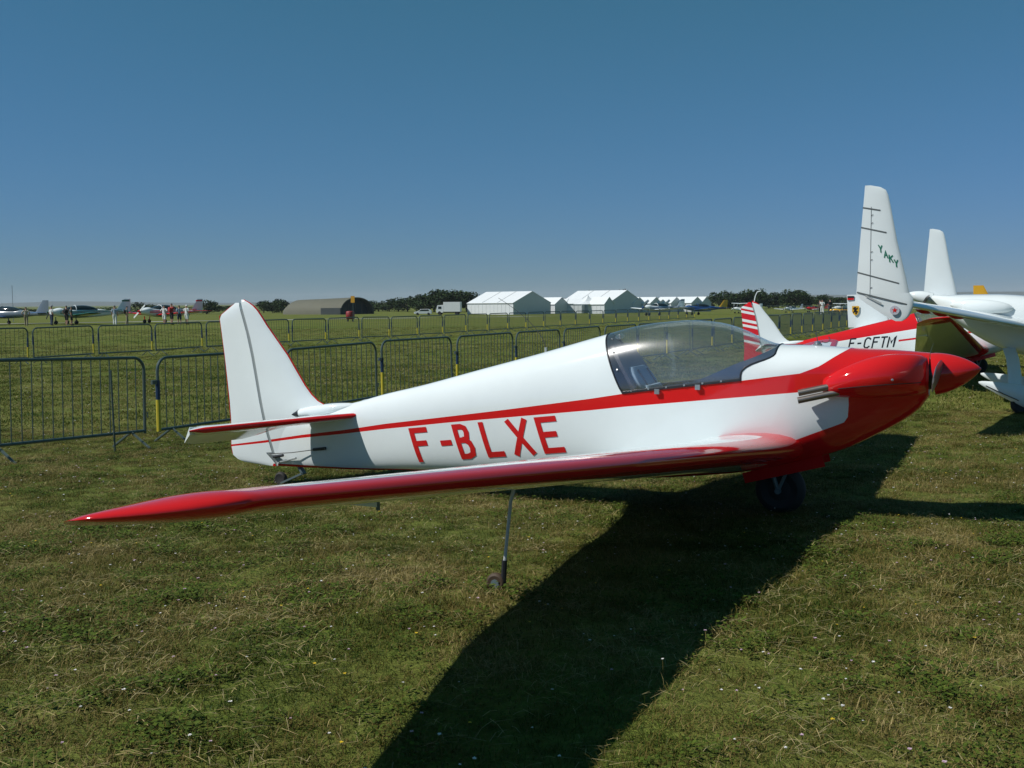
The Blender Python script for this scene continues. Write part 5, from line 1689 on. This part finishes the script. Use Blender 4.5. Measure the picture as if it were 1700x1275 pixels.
for nd in M['grass_far'].node_tree.nodes:
    if nd.type == 'VALTORGB':
        for e, c in zip(nd.color_ramp.elements, ((.040, .080, .008), (.082, .120, .016), (.125, .140, .028), (.18, .165, .045), (.28, .25, .10))): e.color = (*c, 1)
farc = source_collection('grass_far', [clump(50 + s, 34, .20, .015, .045, .005, 2.0) for s in range(4)])
for o in farc.objects: o.data.materials[0] = M['grass_far']
p = np.concatenate([field(15.0, 30.0, 26), field(30.0, 45.0, 11), field(45.0, 75.0, 4)])
scatter('far_meadow_grass', 'dry grass beyond the near barriers', p, farc, rng.uniform(.8, 1.4, len(p)), rng.integers(0, 4, len(p)), rng.uniform(0, 6.283, len(p)))

def flower(seed, cm, hgt, rad, petals):
    rn = np.random.default_rng(seed)
    mb = MB()
    mb.cur = 1
    t_ = Vector((rn.uniform(-.25, .25) * hgt, rn.uniform(-.25, .25) * hgt, hgt))
    mb.tube([(0, 0, 0), t_ * .5 + Vector((.004, 0, 0)), t_], .0011, 4, False)
    mb.cur = 0
    for k in range(petals):
        a = 6.283 * k / petals
        d = Vector((math.cos(a), math.sin(a), rn.uniform(-.1, .5))).normalized()
        s = Vector((-d.y, d.x, 0)) * rad * .5
        mb.add([t_, t_ + d * rad * .6 + s, t_ + d * rad, t_ + d * rad * .6 - s], [(0, 1, 2, 3)])
    me = bpy.data.meshes.new('flower'); me.from_pydata(mb.v, [], mb.f)
    me.materials.append(cm); me.materials.append(M['grass'])
    me.polygons.foreach_set('material_index', mb.mi)
    return me
fw_ = simple('white_petals', (.70, .68, .66), .7); fp = simple('pink_petals', (.52, .36, .44), .7); fy = simple('yellow_petals', (.70, .48, .02), .7)
fcol = source_collection('flowers', [flower(1, fw_, .04, .0055, 9), flower(2, fw_, .03, .0045, 7), flower(3, fp, .05, .0065, 9), flower(4, fp, .035, .0055, 8), flower(5, fy, .035, .006, 6), flower(6, fw_, .085, .006, 8)])
p = np.concatenate([field(2.6, 7, 16), field(7, 15, 9), field(15, 30, 1.6)])
pr_ = rng.uniform(size=len(p))
ix = np.select([pr_ < .30, pr_ < .52, pr_ < .72, pr_ < .86, pr_ < .95], [0, 1, 2, 3, 4], 5)
tp = field(3.0, 10.0, 1.1)
p = np.concatenate([p, tp]); ix = np.concatenate([ix, np.full(len(tp), 5)])
scatter('wild_flowers', 'small white, pink and yellow wild flowers in the dry grass', p, fcol, rng.uniform(.7, 1.3, len(p)) * np.where(p[:, 1] > 8, 1.35, 1.0) * np.where(p[:, 1] > 15, 1.8, 1.0), ix, rng.uniform(0, 6.283, len(p)))

# ------------------------------------------------------------------ thin summer haze
def haze():
    mt = bpy.data.materials.new('haze')
    mt.use_nodes = True
    nt = mt.node_tree
    nt.nodes.remove(nt.nodes['Principled BSDF'])
    v = nt.nodes.new('ShaderNodeVolumePrincipled')
    v.inputs['Color'].default_value = (.80, .88, .95, 1)
    v.inputs['Density'].default_value = 0.00009
    nt.links.new(v.outputs[0], nt.nodes['Material Output'].inputs['Volume'])
    mb = MB(); mb.box((0, 3000, 37), (19500, 13400, 92))
    tag(mb.build('haze', mt), 'thin pale summer haze over the airfield', None, None, 'stuff')
haze()
